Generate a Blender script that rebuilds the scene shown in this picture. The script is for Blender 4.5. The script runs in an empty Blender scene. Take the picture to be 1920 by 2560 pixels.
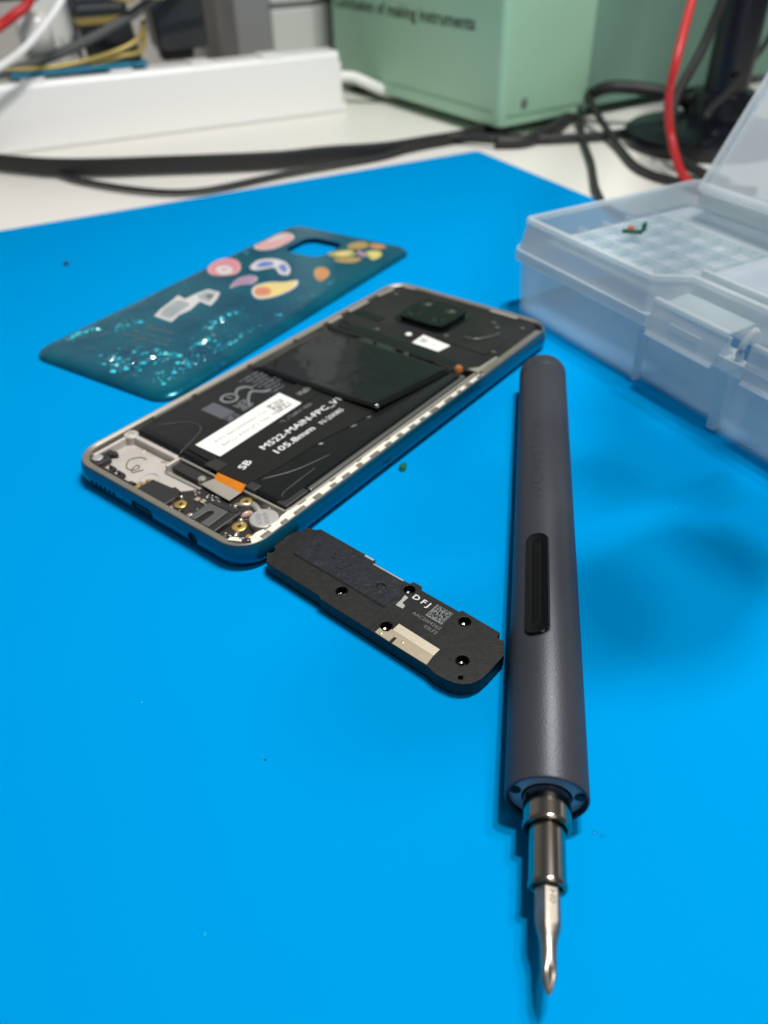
import bpy, bmesh, math, random
from mathutils import Vector, Matrix
S = 0.001                      # everything below is written in millimetres
R = math.radians
random.seed(7)
scene = bpy.context.scene
C = scene.collection

# ------------------------------------------------------------------ camera
cd = bpy.data.cameras.new('camera')
cam = bpy.data.objects.new('camera', cd); C.objects.link(cam)
scene.camera = cam
PITCH, ROLL = 0.6760248, -0.0286387
cd.sensor_fit = 'VERTICAL'; cd.sensor_height = 7.5; cd.sensor_width = 5.625
cd.lens = 1950.0 / 2560.0 * 7.5
cd.clip_start = 0.005; cd.clip_end = 30
fw = Vector((0, math.cos(PITCH), -math.sin(PITCH))); rt = Vector((1, 0, 0)); up = rt.cross(fw)
c_, s_ = math.cos(ROLL), math.sin(ROLL)
X = c_ * rt + s_ * up; Y = -s_ * rt + c_ * up
cam.matrix_world = Matrix(((X.x, Y.x, -fw.x, 0), (X.y, Y.y, -fw.y, 0), (X.z, Y.z, -fw.z, 0.14005), (0, 0, 0, 1)))
cd.dof.use_dof = True; cd.dof.focus_distance = 0.178; cd.dof.aperture_fstop = 2.7

# ------------------------------------------------------------------ light
w = bpy.data.worlds.new('World'); scene.world = w; w.use_nodes = True
w.node_tree.nodes['Background'].inputs[0].default_value = (0.80, 0.90, 1.0, 1)
w.node_tree.nodes['Background'].inputs[1].default_value = 0.13
def area(name, loc, target, sx, sy, power, col=(1, 0.97, 0.92)):
    l = bpy.data.lights.new(name, 'AREA'); l.shape = 'RECTANGLE'; l.size = sx * S; l.size_y = sy * S
    l.energy = power; l.color = col
    o = bpy.data.objects.new(name, l); C.objects.link(o)
    o.location = Vector(loc) * S
    d = (Vector(target) - Vector(loc)).normalized()
    o.rotation_euler = d.to_track_quat('-Z', 'Y').to_euler()
    return o
area('ceiling_lamp', (95, 170, 700), (30, 150, 0), 30, 44, 2.75)
area('ceiling_lamp', (177, 220, 700), (30, 150, 0), 30, 44, 3.1)
area('ceiling_lamp', (283, 258, 700), (30, 150, 0), 30, 44, 1.35)
area('ceiling_panel', (450, -450, 1500), (0, 400, 0), 900, 500, 3.2, (1, 0.98, 0.95))
scene.view_settings.view_transform = 'Standard'; scene.view_settings.look = 'None'
scene.view_settings.exposure = 0.0; scene.view_settings.gamma = 1.0
scene.view_settings.use_curve_mapping = False
scene.cycles.use_denoising = True
scene.cycles.transparent_max_bounces = 32; scene.cycles.max_bounces = 12
scene.cycles.caustics_reflective = False; scene.cycles.caustics_refractive = False

# ------------------------------------------------------------------ materials
def mat(name, col, rough=0.5, metal=0.0, spec=0.5, coat=0.0, bump=None, var=None, alpha=1.0, trans=0.0):
    """bump=(scale per mm, strength, distance mm); var=(scale per mm, amount, second colour)"""
    m = bpy.data.materials.new(name); m.use_nodes = True
    nt = m.node_tree; b = nt.nodes['Principled BSDF']
    b.inputs['Base Color'].default_value = (*col, 1); b.inputs['Roughness'].default_value = rough
    b.inputs['Metallic'].default_value = metal; b.inputs['Specular IOR Level'].default_value = spec
    b.inputs['Coat Weight'].default_value = coat; b.inputs['Alpha'].default_value = alpha
    b.inputs['Coat Roughness'].default_value = 0.06
    b.inputs['Transmission Weight'].default_value = trans
    tc = nt.nodes.new('ShaderNodeTexCoord')
    if var:
        n = nt.nodes.new('ShaderNodeTexNoise'); n.inputs['Scale'].default_value = var[0] / S; n.inputs['Detail'].default_value = 5
        nt.links.new(tc.outputs['Object'], n.inputs['Vector'])
        r = nt.nodes.new('ShaderNodeValToRGB'); r.color_ramp.elements[0].position = 0.38; r.color_ramp.elements[1].position = 0.68
        r.color_ramp.elements[0].color = (0, 0, 0, 1); r.color_ramp.elements[1].color = (var[1],) * 3 + (1,)
        mx = nt.nodes.new('ShaderNodeMix'); mx.data_type = 'RGBA'
        mx.inputs['A'].default_value = (*col, 1); mx.inputs['B'].default_value = (*var[2], 1)
        nt.links.new(n.outputs['Fac'], r.inputs['Fac']); nt.links.new(r.outputs['Color'], mx.inputs['Factor'])
        nt.links.new(mx.outputs['Result'], b.inputs['Base Color'])
    if bump:
        n2 = nt.nodes.new('ShaderNodeTexNoise'); n2.inputs['Scale'].default_value = bump[0] / S; n2.inputs['Detail'].default_value = 3
        nt.links.new(tc.outputs['Object'], n2.inputs['Vector'])
        bp = nt.nodes.new('ShaderNodeBump'); bp.inputs['Strength'].default_value = bump[1]; bp.inputs['Distance'].default_value = bump[2] * S
        nt.links.new(n2.outputs['Fac'], bp.inputs['Height']); nt.links.new(bp.outputs['Normal'], b.inputs['Normal'])
    return m
def frosted(name, col, clear, glossrough=0.25):
    m = bpy.data.materials.new(name); m.use_nodes = True; nt = m.node_tree; b = nt.nodes['Principled BSDF']
    b.inputs['Base Color'].default_value = (*col, 1); b.inputs['Roughness'].default_value = glossrough
    tl = nt.nodes.new('ShaderNodeBsdfTranslucent'); tl.inputs[0].default_value = (*col, 1)
    tp = nt.nodes.new('ShaderNodeBsdfTransparent'); tp.inputs[0].default_value = (0.915, 0.965, 0.97, 1)
    m1 = nt.nodes.new('ShaderNodeMixShader'); m1.inputs[0].default_value = 0.45
    m2 = nt.nodes.new('ShaderNodeMixShader'); m2.inputs[0].default_value = clear
    nt.links.new(b.outputs[0], m1.inputs[1]); nt.links.new(tl.outputs[0], m1.inputs[2])
    nt.links.new(m1.outputs[0], m2.inputs[1]); nt.links.new(tp.outputs[0], m2.inputs[2])
    nt.links.new(m2.outputs[0], nt.nodes['Material Output'].inputs['Surface'])
    return m
M = {}
def mat_mat():
    m = mat('blue_silicone', (0.0, 0.262, 0.625), 0.55, spec=0.0, bump=(2.6, 0.2, 0.05), var=(0.006, 0.35, (0.0, 0.232, 0.575)))
    nt = m.node_tree; b = nt.nodes['Principled BSDF']; tc = nt.nodes.new('ShaderNodeTexCoord')
    src = b.inputs['Base Color'].links[0].from_socket
    v = nt.nodes.new('ShaderNodeTexVoronoi'); v.inputs['Scale'].default_value = 0.13 / S; v.inputs['Randomness'].default_value = 1.0
    r = nt.nodes.new('ShaderNodeMath'); r.operation = 'LESS_THAN'; r.inputs[1].default_value = 0.026
    gt = nt.nodes.new('ShaderNodeSeparateColor'); g2 = nt.nodes.new('ShaderNodeMath'); g2.operation = 'GREATER_THAN'; g2.inputs[1].default_value = 0.72
    mu = nt.nodes.new('ShaderNodeMath'); mu.operation = 'MULTIPLY'; mx = nt.nodes.new('ShaderNodeMix'); mx.data_type = 'RGBA'
    m3 = nt.nodes.new('ShaderNodeMath'); m3.operation = 'MULTIPLY'; m3.inputs[1].default_value = 0.3
    nt.links.new(tc.outputs['Object'], v.inputs['Vector']); nt.links.new(v.outputs['Distance'], r.inputs[0])
    nt.links.new(v.outputs['Color'], gt.inputs[0]); nt.links.new(gt.outputs[0], g2.inputs[0])
    nt.links.new(r.outputs[0], mu.inputs[0]); nt.links.new(g2.outputs[0], mu.inputs[1]); nt.links.new(mu.outputs[0], m3.inputs[0])
    mx.inputs['B'].default_value = (0.45, 0.62, 0.72, 1)
    nt.links.new(m3.outputs[0], mx.inputs['Factor']); nt.links.new(src, mx.inputs['A']); nt.links.new(mx.outputs['Result'], b.inputs['Base Color'])
    return m
M['mat'] = mat_mat()
M['desk'] = mat('white_laminate', (0.83, 0.815, 0.77), 0.4, spec=0.4, bump=(1.5, 0.05, 0.05))
M['wall'] = mat('grey_paint', (0.52, 0.50, 0.48), 0.8)
M['white'] = mat('white_plastic', (0.86, 0.86, 0.86), 0.4, bump=(0.8, 0.04, 0.1))
M['whitecab'] = mat('pale_panel', (0.62, 0.64, 0.62), 0.5)
M['midgrey'] = mat('grey_panel', (0.16, 0.16, 0.17), 0.5)
M['black'] = mat('black_plastic', (0.022, 0.023, 0.024), 0.40, bump=(1.2, 0.1, 0.05))
M['rubber'] = mat('black_rubber', (0.018, 0.018, 0.019), 0.55)
M['greyrubber'] = mat('grey_rubber', (0.075, 0.08, 0.08), 0.5)
M['gold'] = mat('gold_wire', (0.42, 0.32, 0.10), 0.4, metal=0.4)
M['red'] = mat('red_rubber', (0.55, 0.02, 0.025), 0.4)
M['teal'] = mat('teal_plastic', (0.0, 0.17, 0.29), 0.4)
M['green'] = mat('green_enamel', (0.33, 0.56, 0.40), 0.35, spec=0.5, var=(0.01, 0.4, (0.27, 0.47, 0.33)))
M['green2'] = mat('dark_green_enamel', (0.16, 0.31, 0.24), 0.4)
M['ink'] = mat('dark_ink', (0.02, 0.035, 0.025), 0.6)
M['navy'] = mat('black_enamel', (0.006, 0.007, 0.012), 0.25)
# telephone
def shell_mat():
    m = mat('blue_mirror_plastic', (0.0, 0.08, 0.15), 0.18, metal=0.3, coat=0.4)
    return m
M['shell'] = shell_mat()
M['rim'] = mat('bead_blasted_alloy', (0.27, 0.245, 0.21), 0.42, metal=0.5, bump=(3, 0.15, 0.03), var=(0.15, 0.8, (0.24, 0.22, 0.19)))
M['highlight'] = mat('highlight_alloy', (0.86, 0.83, 0.74), 0.34, metal=0.15, bump=(1.4, 0.25, 0.06), var=(0.25, 0.5, (0.62, 0.58, 0.52)))  # pale base carries the metal highlight of the right ledge
M['chassis'] = mat('chassis_alloy', (0.56, 0.52, 0.49), 0.5, metal=0.25, bump=(1.5, 0.12, 0.05), var=(0.12, 0.6, (0.47, 0.44, 0.41)))
M['rail'] = mat('satin_alloy', (0.36, 0.35, 0.32), 0.34, metal=0.35, bump=(1.0, 0.12, 0.05))
M['darkrail'] = mat('dark_alloy', (0.12, 0.125, 0.12), 0.32, metal=0.3, bump=(1.0, 0.15, 0.05))
M['battery'] = mat('battery_wrap', (0.0085, 0.0092, 0.0098), 0.24, spec=0.35, bump=(0.10, 0.4, 0.7), var=(0.08, 0.6, (0.012, 0.013, 0.014)))
M['fpc'] = mat('black_polyimide', (0.0105, 0.0105, 0.0105), 0.42, spec=0.3, bump=(0.3, 0.15, 0.15))
M['film'] = mat('graphite_film', (0.006, 0.0065, 0.0075), 0.07, spec=0.5, bump=(0.045, 0.6, 0.9))
M['cover_plate'] = mat('board_cover', (0.0105, 0.011, 0.0112), 0.5, spec=0.3, bump=(1.8, 0.2, 0.05), var=(0.05, 0.8, (0.022, 0.022, 0.022)))
M['lensglass'] = mat('camera_glass', (0.003, 0.0045, 0.0045), 0.08, spec=0.4)
M['pcb'] = mat('black_solder_mask', (0.020, 0.018, 0.019), 0.40, bump=(1.5, 0.15, 0.05), var=(0.4, 0.7, (0.032, 0.029, 0.028)))
M['pad'] = mat('gold_plating', (0.72, 0.50, 0.16), 0.35, metal=0.75, bump=(3, 0.2, 0.03))
M['solder'] = mat('solder', (0.66, 0.60, 0.52), 0.28, metal=0.8, bump=(2.5, 0.5, 0.1))
M['steel'] = mat('brushed_steel', (0.46, 0.45, 0.44), 0.45, metal=0.4, bump=(3, 0.1, 0.03))
M['plate'] = mat('stiffener_steel', (0.42, 0.39, 0.34), 0.42, metal=0.4, var=(.2, .5, (.34, .31, .27)))
M['orange'] = mat('orange_polyimide', (0.62, 0.20, 0.012), 0.38, var=(0.5, 0.5, (0.5, 0.15, 0.01)))
M['paper'] = mat('label_paper', (0.78, 0.79, 0.75), 0.6)
M['print_white'] = mat('white_ink', (0.68, 0.68, 0.68), 0.6)
M['print_grey'] = mat('grey_ink', (0.16, 0.17, 0.18), 0.6)
M['print_dim'] = mat('dim_ink', (0.085, 0.092, 0.105), 0.6)
M['print_label'] = mat('label_ink', (0.24, 0.24, 0.24), 0.7)
M['cloth'] = mat('dark_foam', (0.016, 0.016, 0.016), 0.7)
M['cavity'] = mat('black_cavity', (0.003, 0.003, 0.004), 0.6)
M['pink_wire'] = mat('glue_pink', (0.55, 0.33, 0.28), 0.25, coat=0.6)
# loudspeaker
M['sp'] = mat('glass_filled_plastic', (0.0105, 0.0108, 0.0106), 0.46, spec=0.3, bump=(2.6, 0.9, 0.07), var=(0.8, 0.9, (0.019, 0.0185, 0.0175)))
M['sppad'] = mat('blue_black_tape', (0.0125, 0.0135, 0.0185), 0.42, spec=0.35, bump=(0.42, 0.9, 0.45), var=(0.3, 0.7, (0.018, 0.019, 0.025)))
M['champagne'] = mat('champagne_foil', (0.50, 0.43, 0.32), 0.4, metal=0.45, bump=(1.2, 0.2, 0.05), var=(0.8, 0.5, (0.42, 0.36, 0.27)))
M['champagne2'] = mat('champagne_foil_sparkle', (0.70, 0.63, 0.50), 0.42, metal=0.5, bump=(5, 1.0, 0.05), var=(3.5, 0.7, (0.50, 0.44, 0.34)))
M['screwcup'] = mat('gloss_black', (0.006, 0.006, 0.007), 0.14)
# screwdriver
M['anod'] = mat('gunmetal_anodised', (0.053, 0.056, 0.068), 0.42, metal=0.32, spec=0.25, bump=(2.4, 1.0, 0.05), var=(0.03, 0.35, (0.044, 0.047, 0.058)))
M['anod_ink'] = mat('engraved_grey', (0.034, 0.033, 0.039), 0.5, metal=0.22)
M['button'] = mat('gloss_black_button', (0.0025, 0.003, 0.0035), 0.10, spec=0.3)
M['ringplate'] = mat('grey_polycarbonate', (0.34, 0.39, 0.44), 0.25)
M['chrome'] = mat('black_chrome', (0.36, 0.32, 0.27), 0.16, metal=1.0, bump=(0.9, 0.05, 0.05))
M['bit'] = mat('satin_tool_steel', (0.33, 0.30, 0.26), 0.34, metal=0.9, bump=(2.0, 0.3, 0.04), var=(0.9, 0.5, (0.20, 0.18, 0.16)))
M['bit_ink'] = mat('stamped_mark', (0.07, 0.065, 0.06), 0.5, metal=0.6)
# cover
def cover_mat():
    m = mat('teal_glitter_glass', (0.0, 0.075, 0.11), 0.22, metal=0.35, spec=0.25, coat=0.22)
    nt = m.node_tree; b = nt.nodes['Principled BSDF']; tc = nt.nodes.new('ShaderNodeTexCoord')
    n = nt.nodes.new('ShaderNodeTexNoise'); n.inputs['Scale'].default_value = 0.05 / S; n.inputs['Detail'].default_value = 3
    r = nt.nodes.new('ShaderNodeValToRGB'); r.color_ramp.elements[0].position = .35; r.color_ramp.elements[1].position = .75
    r.color_ramp.elements[0].color = (0.0, 0.125, 0.185, 1); r.color_ramp.elements[1].color = (0.0, 0.07, 0.14, 1)
    # crazed glass: facets whose tilt differs, strongest in ragged patches of the near half
    v = nt.nodes.new('ShaderNodeTexVoronoi'); v.feature = 'F1'; v.inputs['Scale'].default_value = 0.55 / S
    sx = nt.nodes.new('ShaderNodeSeparateXYZ'); mr = nt.nodes.new('ShaderNodeMapRange')
    mr.inputs['From Min'].default_value = 0.012; mr.inputs['From Max'].default_value = -0.055
    n3 = nt.nodes.new('ShaderNodeTexNoise'); n3.inputs['Scale'].default_value = 0.055 / S; n3.inputs['Detail'].default_value = 4
    r3 = nt.nodes.new('ShaderNodeValToRGB'); r3.color_ramp.elements[0].position = .50; r3.color_ramp.elements[1].position = .60
    mu = nt.nodes.new('ShaderNodeMath'); mu.operation = 'MULTIPLY'; m2 = nt.nodes.new('ShaderNodeMath'); m2.operation = 'MULTIPLY'
    bp = nt.nodes.new('ShaderNodeBump'); bp.inputs['Strength'].default_value = 0.12; bp.inputs['Distance'].default_value = 0.5 * S
    b2 = nt.nodes.new('ShaderNodeBump'); b2.inputs['Strength'].default_value = 0.9; b2.inputs['Distance'].default_value = 0.45 * S
    for nd in (n, v, sx, n3): nt.links.new(tc.outputs['Object'], nd.inputs['Vector'])
    nt.links.new(sx.outputs['Y'], mr.inputs['Value']); nt.links.new(n3.outputs['Fac'], r3.inputs['Fac'])
    nt.links.new(mr.outputs['Result'], mu.inputs[0]); nt.links.new(r3.outputs['Color'], mu.inputs[1])
    nt.links.new(v.outputs['Distance'], m2.inputs[0]); nt.links.new(mu.outputs[0], m2.inputs[1]); nt.links.new(m2.outputs[0], b2.inputs['Height'])
    nt.links.new(n.outputs['Fac'], r.inputs['Fac']); nt.links.new(r.outputs['Color'], b.inputs['Base Color'])
    nt.links.new(n.outputs['Fac'], bp.inputs['Height']); nt.links.new(bp.outputs['Normal'], b2.inputs['Normal'])
    nt.links.new(b2.outputs['Normal'], b.inputs['Normal']); nt.links.new(b2.outputs['Normal'], b.inputs['Coat Normal'])
    return m
M['cover'] = cover_mat()
M['glint'] = mat('cyan_glint', (0.03, 0.72, 0.88), 0.12, metal=0.0, coat=1.0)  # reflections off the cracked cover, painted as bright cyan
M['glint2'] = mat('dim_glint', (0.0, 0.26, 0.42), 0.15, metal=0.0, coat=1.0)
def sticker(name, c): return mat(name, c, 0.3, coat=0.4, bump=(0.3, .2, .2), var=(0.22, 0.75, tuple(min(1, x * .55 + .18) for x in c)))
M['s_pink'] = sticker('sticker_pink', (0.72, 0.36, 0.36)); M['s_rose'] = sticker('sticker_rose', (0.68, 0.22, 0.30))
M['s_white'] = sticker('sticker_white', (0.66, 0.64, 0.66)); M['s_blue'] = sticker('sticker_blue', (0.08, 0.16, 0.52))
M['s_purple'] = sticker('sticker_purple', (0.36, 0.20, 0.36)); M['s_yellow'] = sticker('sticker_yellow', (0.78, 0.60, 0.18))
M['s_red'] = sticker('sticker_red', (0.66, 0.20, 0.10)); M['s_orange'] = sticker('sticker_orange', (0.55, 0.20, 0.03))
M['s_olive'] = sticker('sticker_olive', (0.30, 0.30, 0.05)); M['s_lime'] = sticker('sticker_lime', (0.55, 0.52, 0.05))
M['s_brown'] = sticker('sticker_brown', (0.40, 0.24, 0.06)); M['s_grey'] = mat('sticker_silver', (0.36, 0.42, 0.44), 0.3, metal=0.3, var=(0.12, 0.9, (0.50, 0.54, 0.55)))
# box
M['pp'] = frosted('frosted_polypropylene', (0.86, 0.90, 0.90), 0.62)
M['pp_thin'] = frosted('thin_polypropylene', (0.84, 0.90, 0.91), 0.78)
M['pp_up'] = frosted('milky_polypropylene', (0.88, 0.90, 0.92), 0.45)
M['pp_rim'] = frosted('thick_polypropylene', (0.88, 0.91, 0.93), 0.42, 0.13)
M['pp_div'] = frosted('divider_polypropylene', (0.90, 0.92, 0.93), 0.72)
M['pp_lid'] = frosted('clear_lid_plastic', (0.82, 0.84, 0.90), 0.52)
M['chipgreen'] = mat('green_resist', (0.01, 0.14, 0.07), 0.3); M['chiporange'] = mat('copper_tab', (0.62, 0.22, 0.07), 0.3, metal=0.4)
M['dust'] = mat('dark_speck', (0.01, 0.03, 0.06), 0.6); M['drop'] = mat('clear_drop', (0.0, 0.28, 0.62), 0.15, spec=0.3, alpha=0.14)

# ------------------------------------------------------------------ helpers
def link(name, me, m, parent=None):
    o = bpy.data.objects.new(name, me); C.objects.link(o)
    if m: me.materials.append(m)
    if parent: o.parent = parent
    return o
def tag(o, label, cat=None, group=None, kind=None):
    if label: o['label'] = label
    if cat: o['category'] = cat
    if group: o['group'] = group
    if kind: o['kind'] = kind
    return o
def empty(name, label, cat, loc=(0, 0, 0), rz=0, group=None):
    o = bpy.data.objects.new(name, None); C.objects.link(o); o.empty_display_size = 0.01
    o.location = Vector(loc) * S; o.rotation_euler = (0, 0, R(rz))
    return tag(o, label, cat, group)
def mesh(name, vs, fs, m, parent=None, smooth=False, recalc=True):
    me = bpy.data.meshes.new(name)
    me.from_pydata([(x * S, y * S, z * S) for x, y, z in vs], [], fs)
    if recalc:
        bm = bmesh.new(); bm.from_mesh(me); bmesh.ops.recalc_face_normals(bm, faces=bm.faces); bm.to_mesh(me); bm.free()
    o = link(name, me, m, parent)
    if smooth:
        for pg in me.polygons: pg.use_smooth = True
        if smooth is not True: me.set_sharp_from_angle(angle=R(smooth))
    return o
def bev(o, width, seg=2, ang=35):
    b = o.modifiers.new('bevel', 'BEVEL'); b.width = width * S; b.segments = seg; b.limit_method = 'ANGLE'; b.angle_limit = R(ang)
    b.harden_normals = False
    return o
def prism(name, poly, z0, z1, m, parent=None, bv=0, seg=2):
    n = len(poly)
    vs = [(x, y, z0) for x, y in poly] + [(x, y, z1) for x, y in poly]
    fs = [tuple(range(n))[::-1], tuple(range(n, 2 * n))] + [(i, (i + 1) % n, n + (i + 1) % n, n + i) for i in range(n)]
    o = mesh(name, vs, fs, m, parent)
    if bv: bev(o, bv, seg)
    return o
def boxp(name, x0, x1, y0, y1, z0, z1, m, parent=None, bv=0):
    return prism(name, [(x0, y0), (x1, y0), (x1, y1), (x0, y1)], z0, z1, m, parent, bv)
def rr(x0, x1, y0, y1, r, n=8):
    r = min(r, (x1 - x0) / 2 - 1e-3, (y1 - y0) / 2 - 1e-3); out = []
    for cx, cy, a in ((x1 - r, y1 - r, 0), (x0 + r, y1 - r, 90), (x0 + r, y0 + r, 180), (x1 - r, y0 + r, 270)):
        for k in range(n + 1):
            t = R(a + 90 * k / n); out.append((cx + r * math.cos(t), cy + r * math.sin(t)))
    return out
def ell(cx, cy, rx, ry, n=20, a0=0):
    return [(cx + rx * math.cos(2 * math.pi * k / n + a0), cy + ry * math.sin(2 * math.pi * k / n + a0)) for k in range(n)]
def loft(name, loops, m, parent=None, caps=True, closed=False, smooth=True):
    n = len(loops[0]); vs = [v for l in loops for v in l]; fs = []
    L = len(loops)
    for j in range(L if closed else L - 1):
        a, b = j * n, ((j + 1) % L) * n
        for i in range(n):
            k = (i + 1) % n; fs.append((a + i, a + k, b + k, b + i))
    if caps and not closed:
        fs.append(tuple(range(n))[::-1]); fs.append(tuple(range((L - 1) * n, L * n)))
    return mesh(name, vs, fs, m, parent, smooth)
def lathe_y(name, prof, m, parent=None, n=64, zc=0, xc=0, smooth=40, close=False):
    loops = [[(xc + r * math.cos(2 * math.pi * k / n), y, zc + r * math.sin(2 * math.pi * k / n)) for k in range(n)] for r, y in prof]
    return loft(name, loops, m, parent, caps=not close, closed=close, smooth=smooth)
def lathe_z(name, prof, cx, cy, m, parent=None, n=32, smooth=40, close=False):
    loops = [[(cx + r * math.cos(2 * math.pi * k / n), cy + r * math.sin(2 * math.pi * k / n), z) for k in range(n)] for r, z in prof]
    return loft(name, loops, m, parent, caps=not close, closed=close, smooth=smooth)
def catmull(P, k=8):
    P = [Vector(p) for p in P]; out = []
    Q = [2 * P[0] - P[1]] + P + [2 * P[-1] - P[-2]]
    for i in range(1, len(Q) - 2):
        a, b, c, d = Q[i - 1], Q[i], Q[i + 1], Q[i + 2]
        for j in range(k):
            t = j / k
            out.append(0.5 * ((2 * b) + (c - a) * t + (2 * a - 5 * b + 4 * c - d) * t * t + (3 * b - a - 3 * c + d) * t ** 3))
    out.append(P[-1]); return out
def tube(name, path, r, m, parent=None, n=12, k=8, flat=None):
    """flat=(half width, half height) gives a ribbon that stands on edge"""
    P = catmull(path, k); loops = []
    for i, p in enumerate(P):
        t = (P[min(i + 1, len(P) - 1)] - P[max(i - 1, 0)]).normalized()
        s = t.cross(Vector((0, 0, 1)))
        s = s.normalized() if s.length > 1e-4 else Vector((1, 0, 0))
        u = s.cross(t)
        if flat: sec = rr(-flat[0], flat[0], -flat[1], flat[1], flat[0] * .95, 3)
        else: sec = [(r * math.cos(2 * math.pi * q / n), r * math.sin(2 * math.pi * q / n)) for q in range(n)]
        loops.append([tuple(p + s * a + u * b) for a, b in sec])
    return loft(name, loops, m, parent)
def boolean(o, cutters):
    for c in cutters:
        md = o.modifiers.new('cut', 'BOOLEAN'); md.object = c; md.solver = 'EXACT'; md.operation = 'DIFFERENCE'
    bpy.context.view_layer.update()
    dg = bpy.context.evaluated_depsgraph_get()
    me = bpy.data.meshes.new_from_object(o.evaluated_get(dg))
    o.modifiers.clear(); old = o.data; o.data = me; bpy.data.meshes.remove(old)
    for c in cutters: bpy.data.objects.remove(c)
    return o
def lettering(name, body, h, m, parent, org, xdir, ydir, z=0, width=None, spacing=1.0, bold=0.0, align='LEFT', mapf=None):
    """flat printed text: h is the capital height, org the baseline start, xdir/ydir in the parent's plane"""
    cu = bpy.data.curves.new(name, 'FONT'); cu.body = body; cu.size = h * S / 0.70; cu.align_x = align
    cu.space_character = spacing; cu.offset = bold * S; cu.resolution_u = 2
    t = bpy.data.objects.new(name, cu); C.objects.link(t); bpy.context.view_layer.update()
    me = bpy.data.meshes.new_from_object(t.evaluated_get(bpy.context.evaluated_depsgraph_get()))
    bpy.data.objects.remove(t); bpy.data.curves.remove(cu)
    xs = [v.co.x for v in me.vertices]
    f = width * S / max(max(xs) - min(xs), 1e-9) if width else 1.0
    if mapf:
        bm = bmesh.new(); bm.from_mesh(me); bmesh.ops.subdivide_edges(bm, edges=bm.edges[:], cuts=3, use_grid_fill=True); bm.to_mesh(me); bm.free()
    for v in me.vertices:
        a, b = v.co.x * f / S, v.co.y / S
        if mapf: v.co = Vector(mapf(a, b)) * S
        else: v.co = Vector([org[i] + a * xdir[i] + b * ydir[i] for i in range(3)]) * S
    return link(name, me, m, parent)
def cells(name, org, ax, ay, nx, ny, z, m, parent, p=0.5, border=True, seed=1):
    rnd = random.Random(seed); vs, fs = [], []
    for i in range(nx):
        for j in range(ny):
            on = rnd.random() < p
            if border: on = True if i == 0 or j == 0 else ((i + j) % 2 == 0 if i == nx - 1 or j == ny - 1 else on)
            if not on: continue
            b = len(vs)
            for di, dj in ((0, 0), (1, 0), (1, 1), (0, 1)):
                u, v = (i + di) / nx, (j + dj) / ny
                vs.append((org[0] + ax[0] * u + ay[0] * v, org[1] + ax[1] * u + ay[1] * v, z))
            fs.append((b, b + 1, b + 2, b + 3))
    return mesh(name, vs, fs, m, parent, recalc=False)

# ------------------------------------------------------------------ setting
desk = mesh('desk', [(-1500, -600, -2), (1500, -600, -2), (1500, 1800, -2), (-1500, 1800, -2), (-1500, -600, -30), (1500, -600, -30), (1500, 1800, -30), (-1500, 1800, -30)],
            [(0, 1, 2, 3), (4, 7, 6, 5), (0, 4, 5, 1), (1, 5, 6, 2), (2, 6, 7, 3), (3, 7, 4, 0)], M['desk'])
tag(desk, 'white laminate desk top under the blue mat', kind='structure')
cs, sn = math.cos(R(24.5)), math.sin(R(24.5))
def sp_(s, n, z=0):            # strip frame: s to the left along the power strip, n behind it
    return (-26.2 - s * cs - n * sn, 694.3 - s * sn + n * cs, z)
wl = [sp_(900, 260)[:2], sp_(-1200, 260)[:2], sp_(-1200, 290)[:2], sp_(900, 290)[:2]]
wall = prism('wall', wl, -2, 900, M['wall']); tag(wall, 'plain grey wall behind the power strip', kind='structure')
# mat
K = Vector((70, 560.5)); A_ = Vector((-0.897, -0.442)); B_ = Vector((0.442, -0.897))
mp = []
for k in range(7):
    t = R(15 * k); q = K + A_ * 4 + B_ * 4 - A_ * 4 * math.cos(t) - B_ * 4 * math.sin(t); mp.append((q.x, q.y))
q = K + A_ * 560; q2 = q + B_ * 760; q3 = K + B_ * 760
mp += [(q.x, q.y), (q2.x, q2.y), (q3.x, q3.y)]
o = prism('repair_mat', mp, -2, 0, M['mat'], None, 0.5); tag(o, 'large bright blue silicone repair mat lying on the desk', 'mat')

# ------------------------------------------------------------------ opened telephone
phone = empty('smartphone', 'opened smartphone with its back off, battery and circuit board showing', 'phone', (-13.92, 236.27, 0), -38.81)
def rrl(ins, z, W=76.7, L=165.8, r=9.8, n=10): return [(x, y, z) for x, y in rr(-W / 2 + ins, W / 2 - ins, -L / 2 + ins, L / 2 - ins, max(r - ins, 2.5), n)]
shell = loft('side_shell', [rrl(3.2, 0.15), rrl(2.0, 0.45), rrl(1.0, 1.1), rrl(0.3, 2.2), rrl(0, 3.6), rrl(0.05, 5.0), rrl(0.35, 6.4), rrl(0.75, 7.3), rrl(0.95, 7.6),
                            rrl(1.9, 7.6), rrl(2.0, 2.4)], M['shell'], phone)
cut = []
def slot(x0, x1, z0, z1, r):
    pts = rr(x0, x1, z0, z1, r, 6)
    c = loft('cut', [[(x, -84.5, z) for x, z in pts], [(x, -80.95, z) for x, z in pts]], None, phone, smooth=False); cut.append(c)
slot(-7.9, 1.5, 2.4, 5.7, 1.6)
pts = ell(18.1, 4.2, 1.9, 1.9, 20)
cut.append(loft('cut', [[(x, -84.5, z) for x, z in pts], [(x, -80.95, z) for x, z in pts]], None, phone, smooth=False))
for k in range(6): slot(-27.0 + k * 2.05, -25.7 + k * 2.05, 3.2, 4.5, 0.6)
slot(-12.2, -11.5, 3.6, 4.3, 0.34)
boolean(shell, cut)
for pg in shell.data.polygons: pg.use_smooth = True
shell.data.set_sharp_from_angle(angle=R(40))
pu = boxp('usb_socket', -7.8, 1.4, -82.35, -80.6, 2.5, 5.6, M['cavity'], phone)
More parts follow.
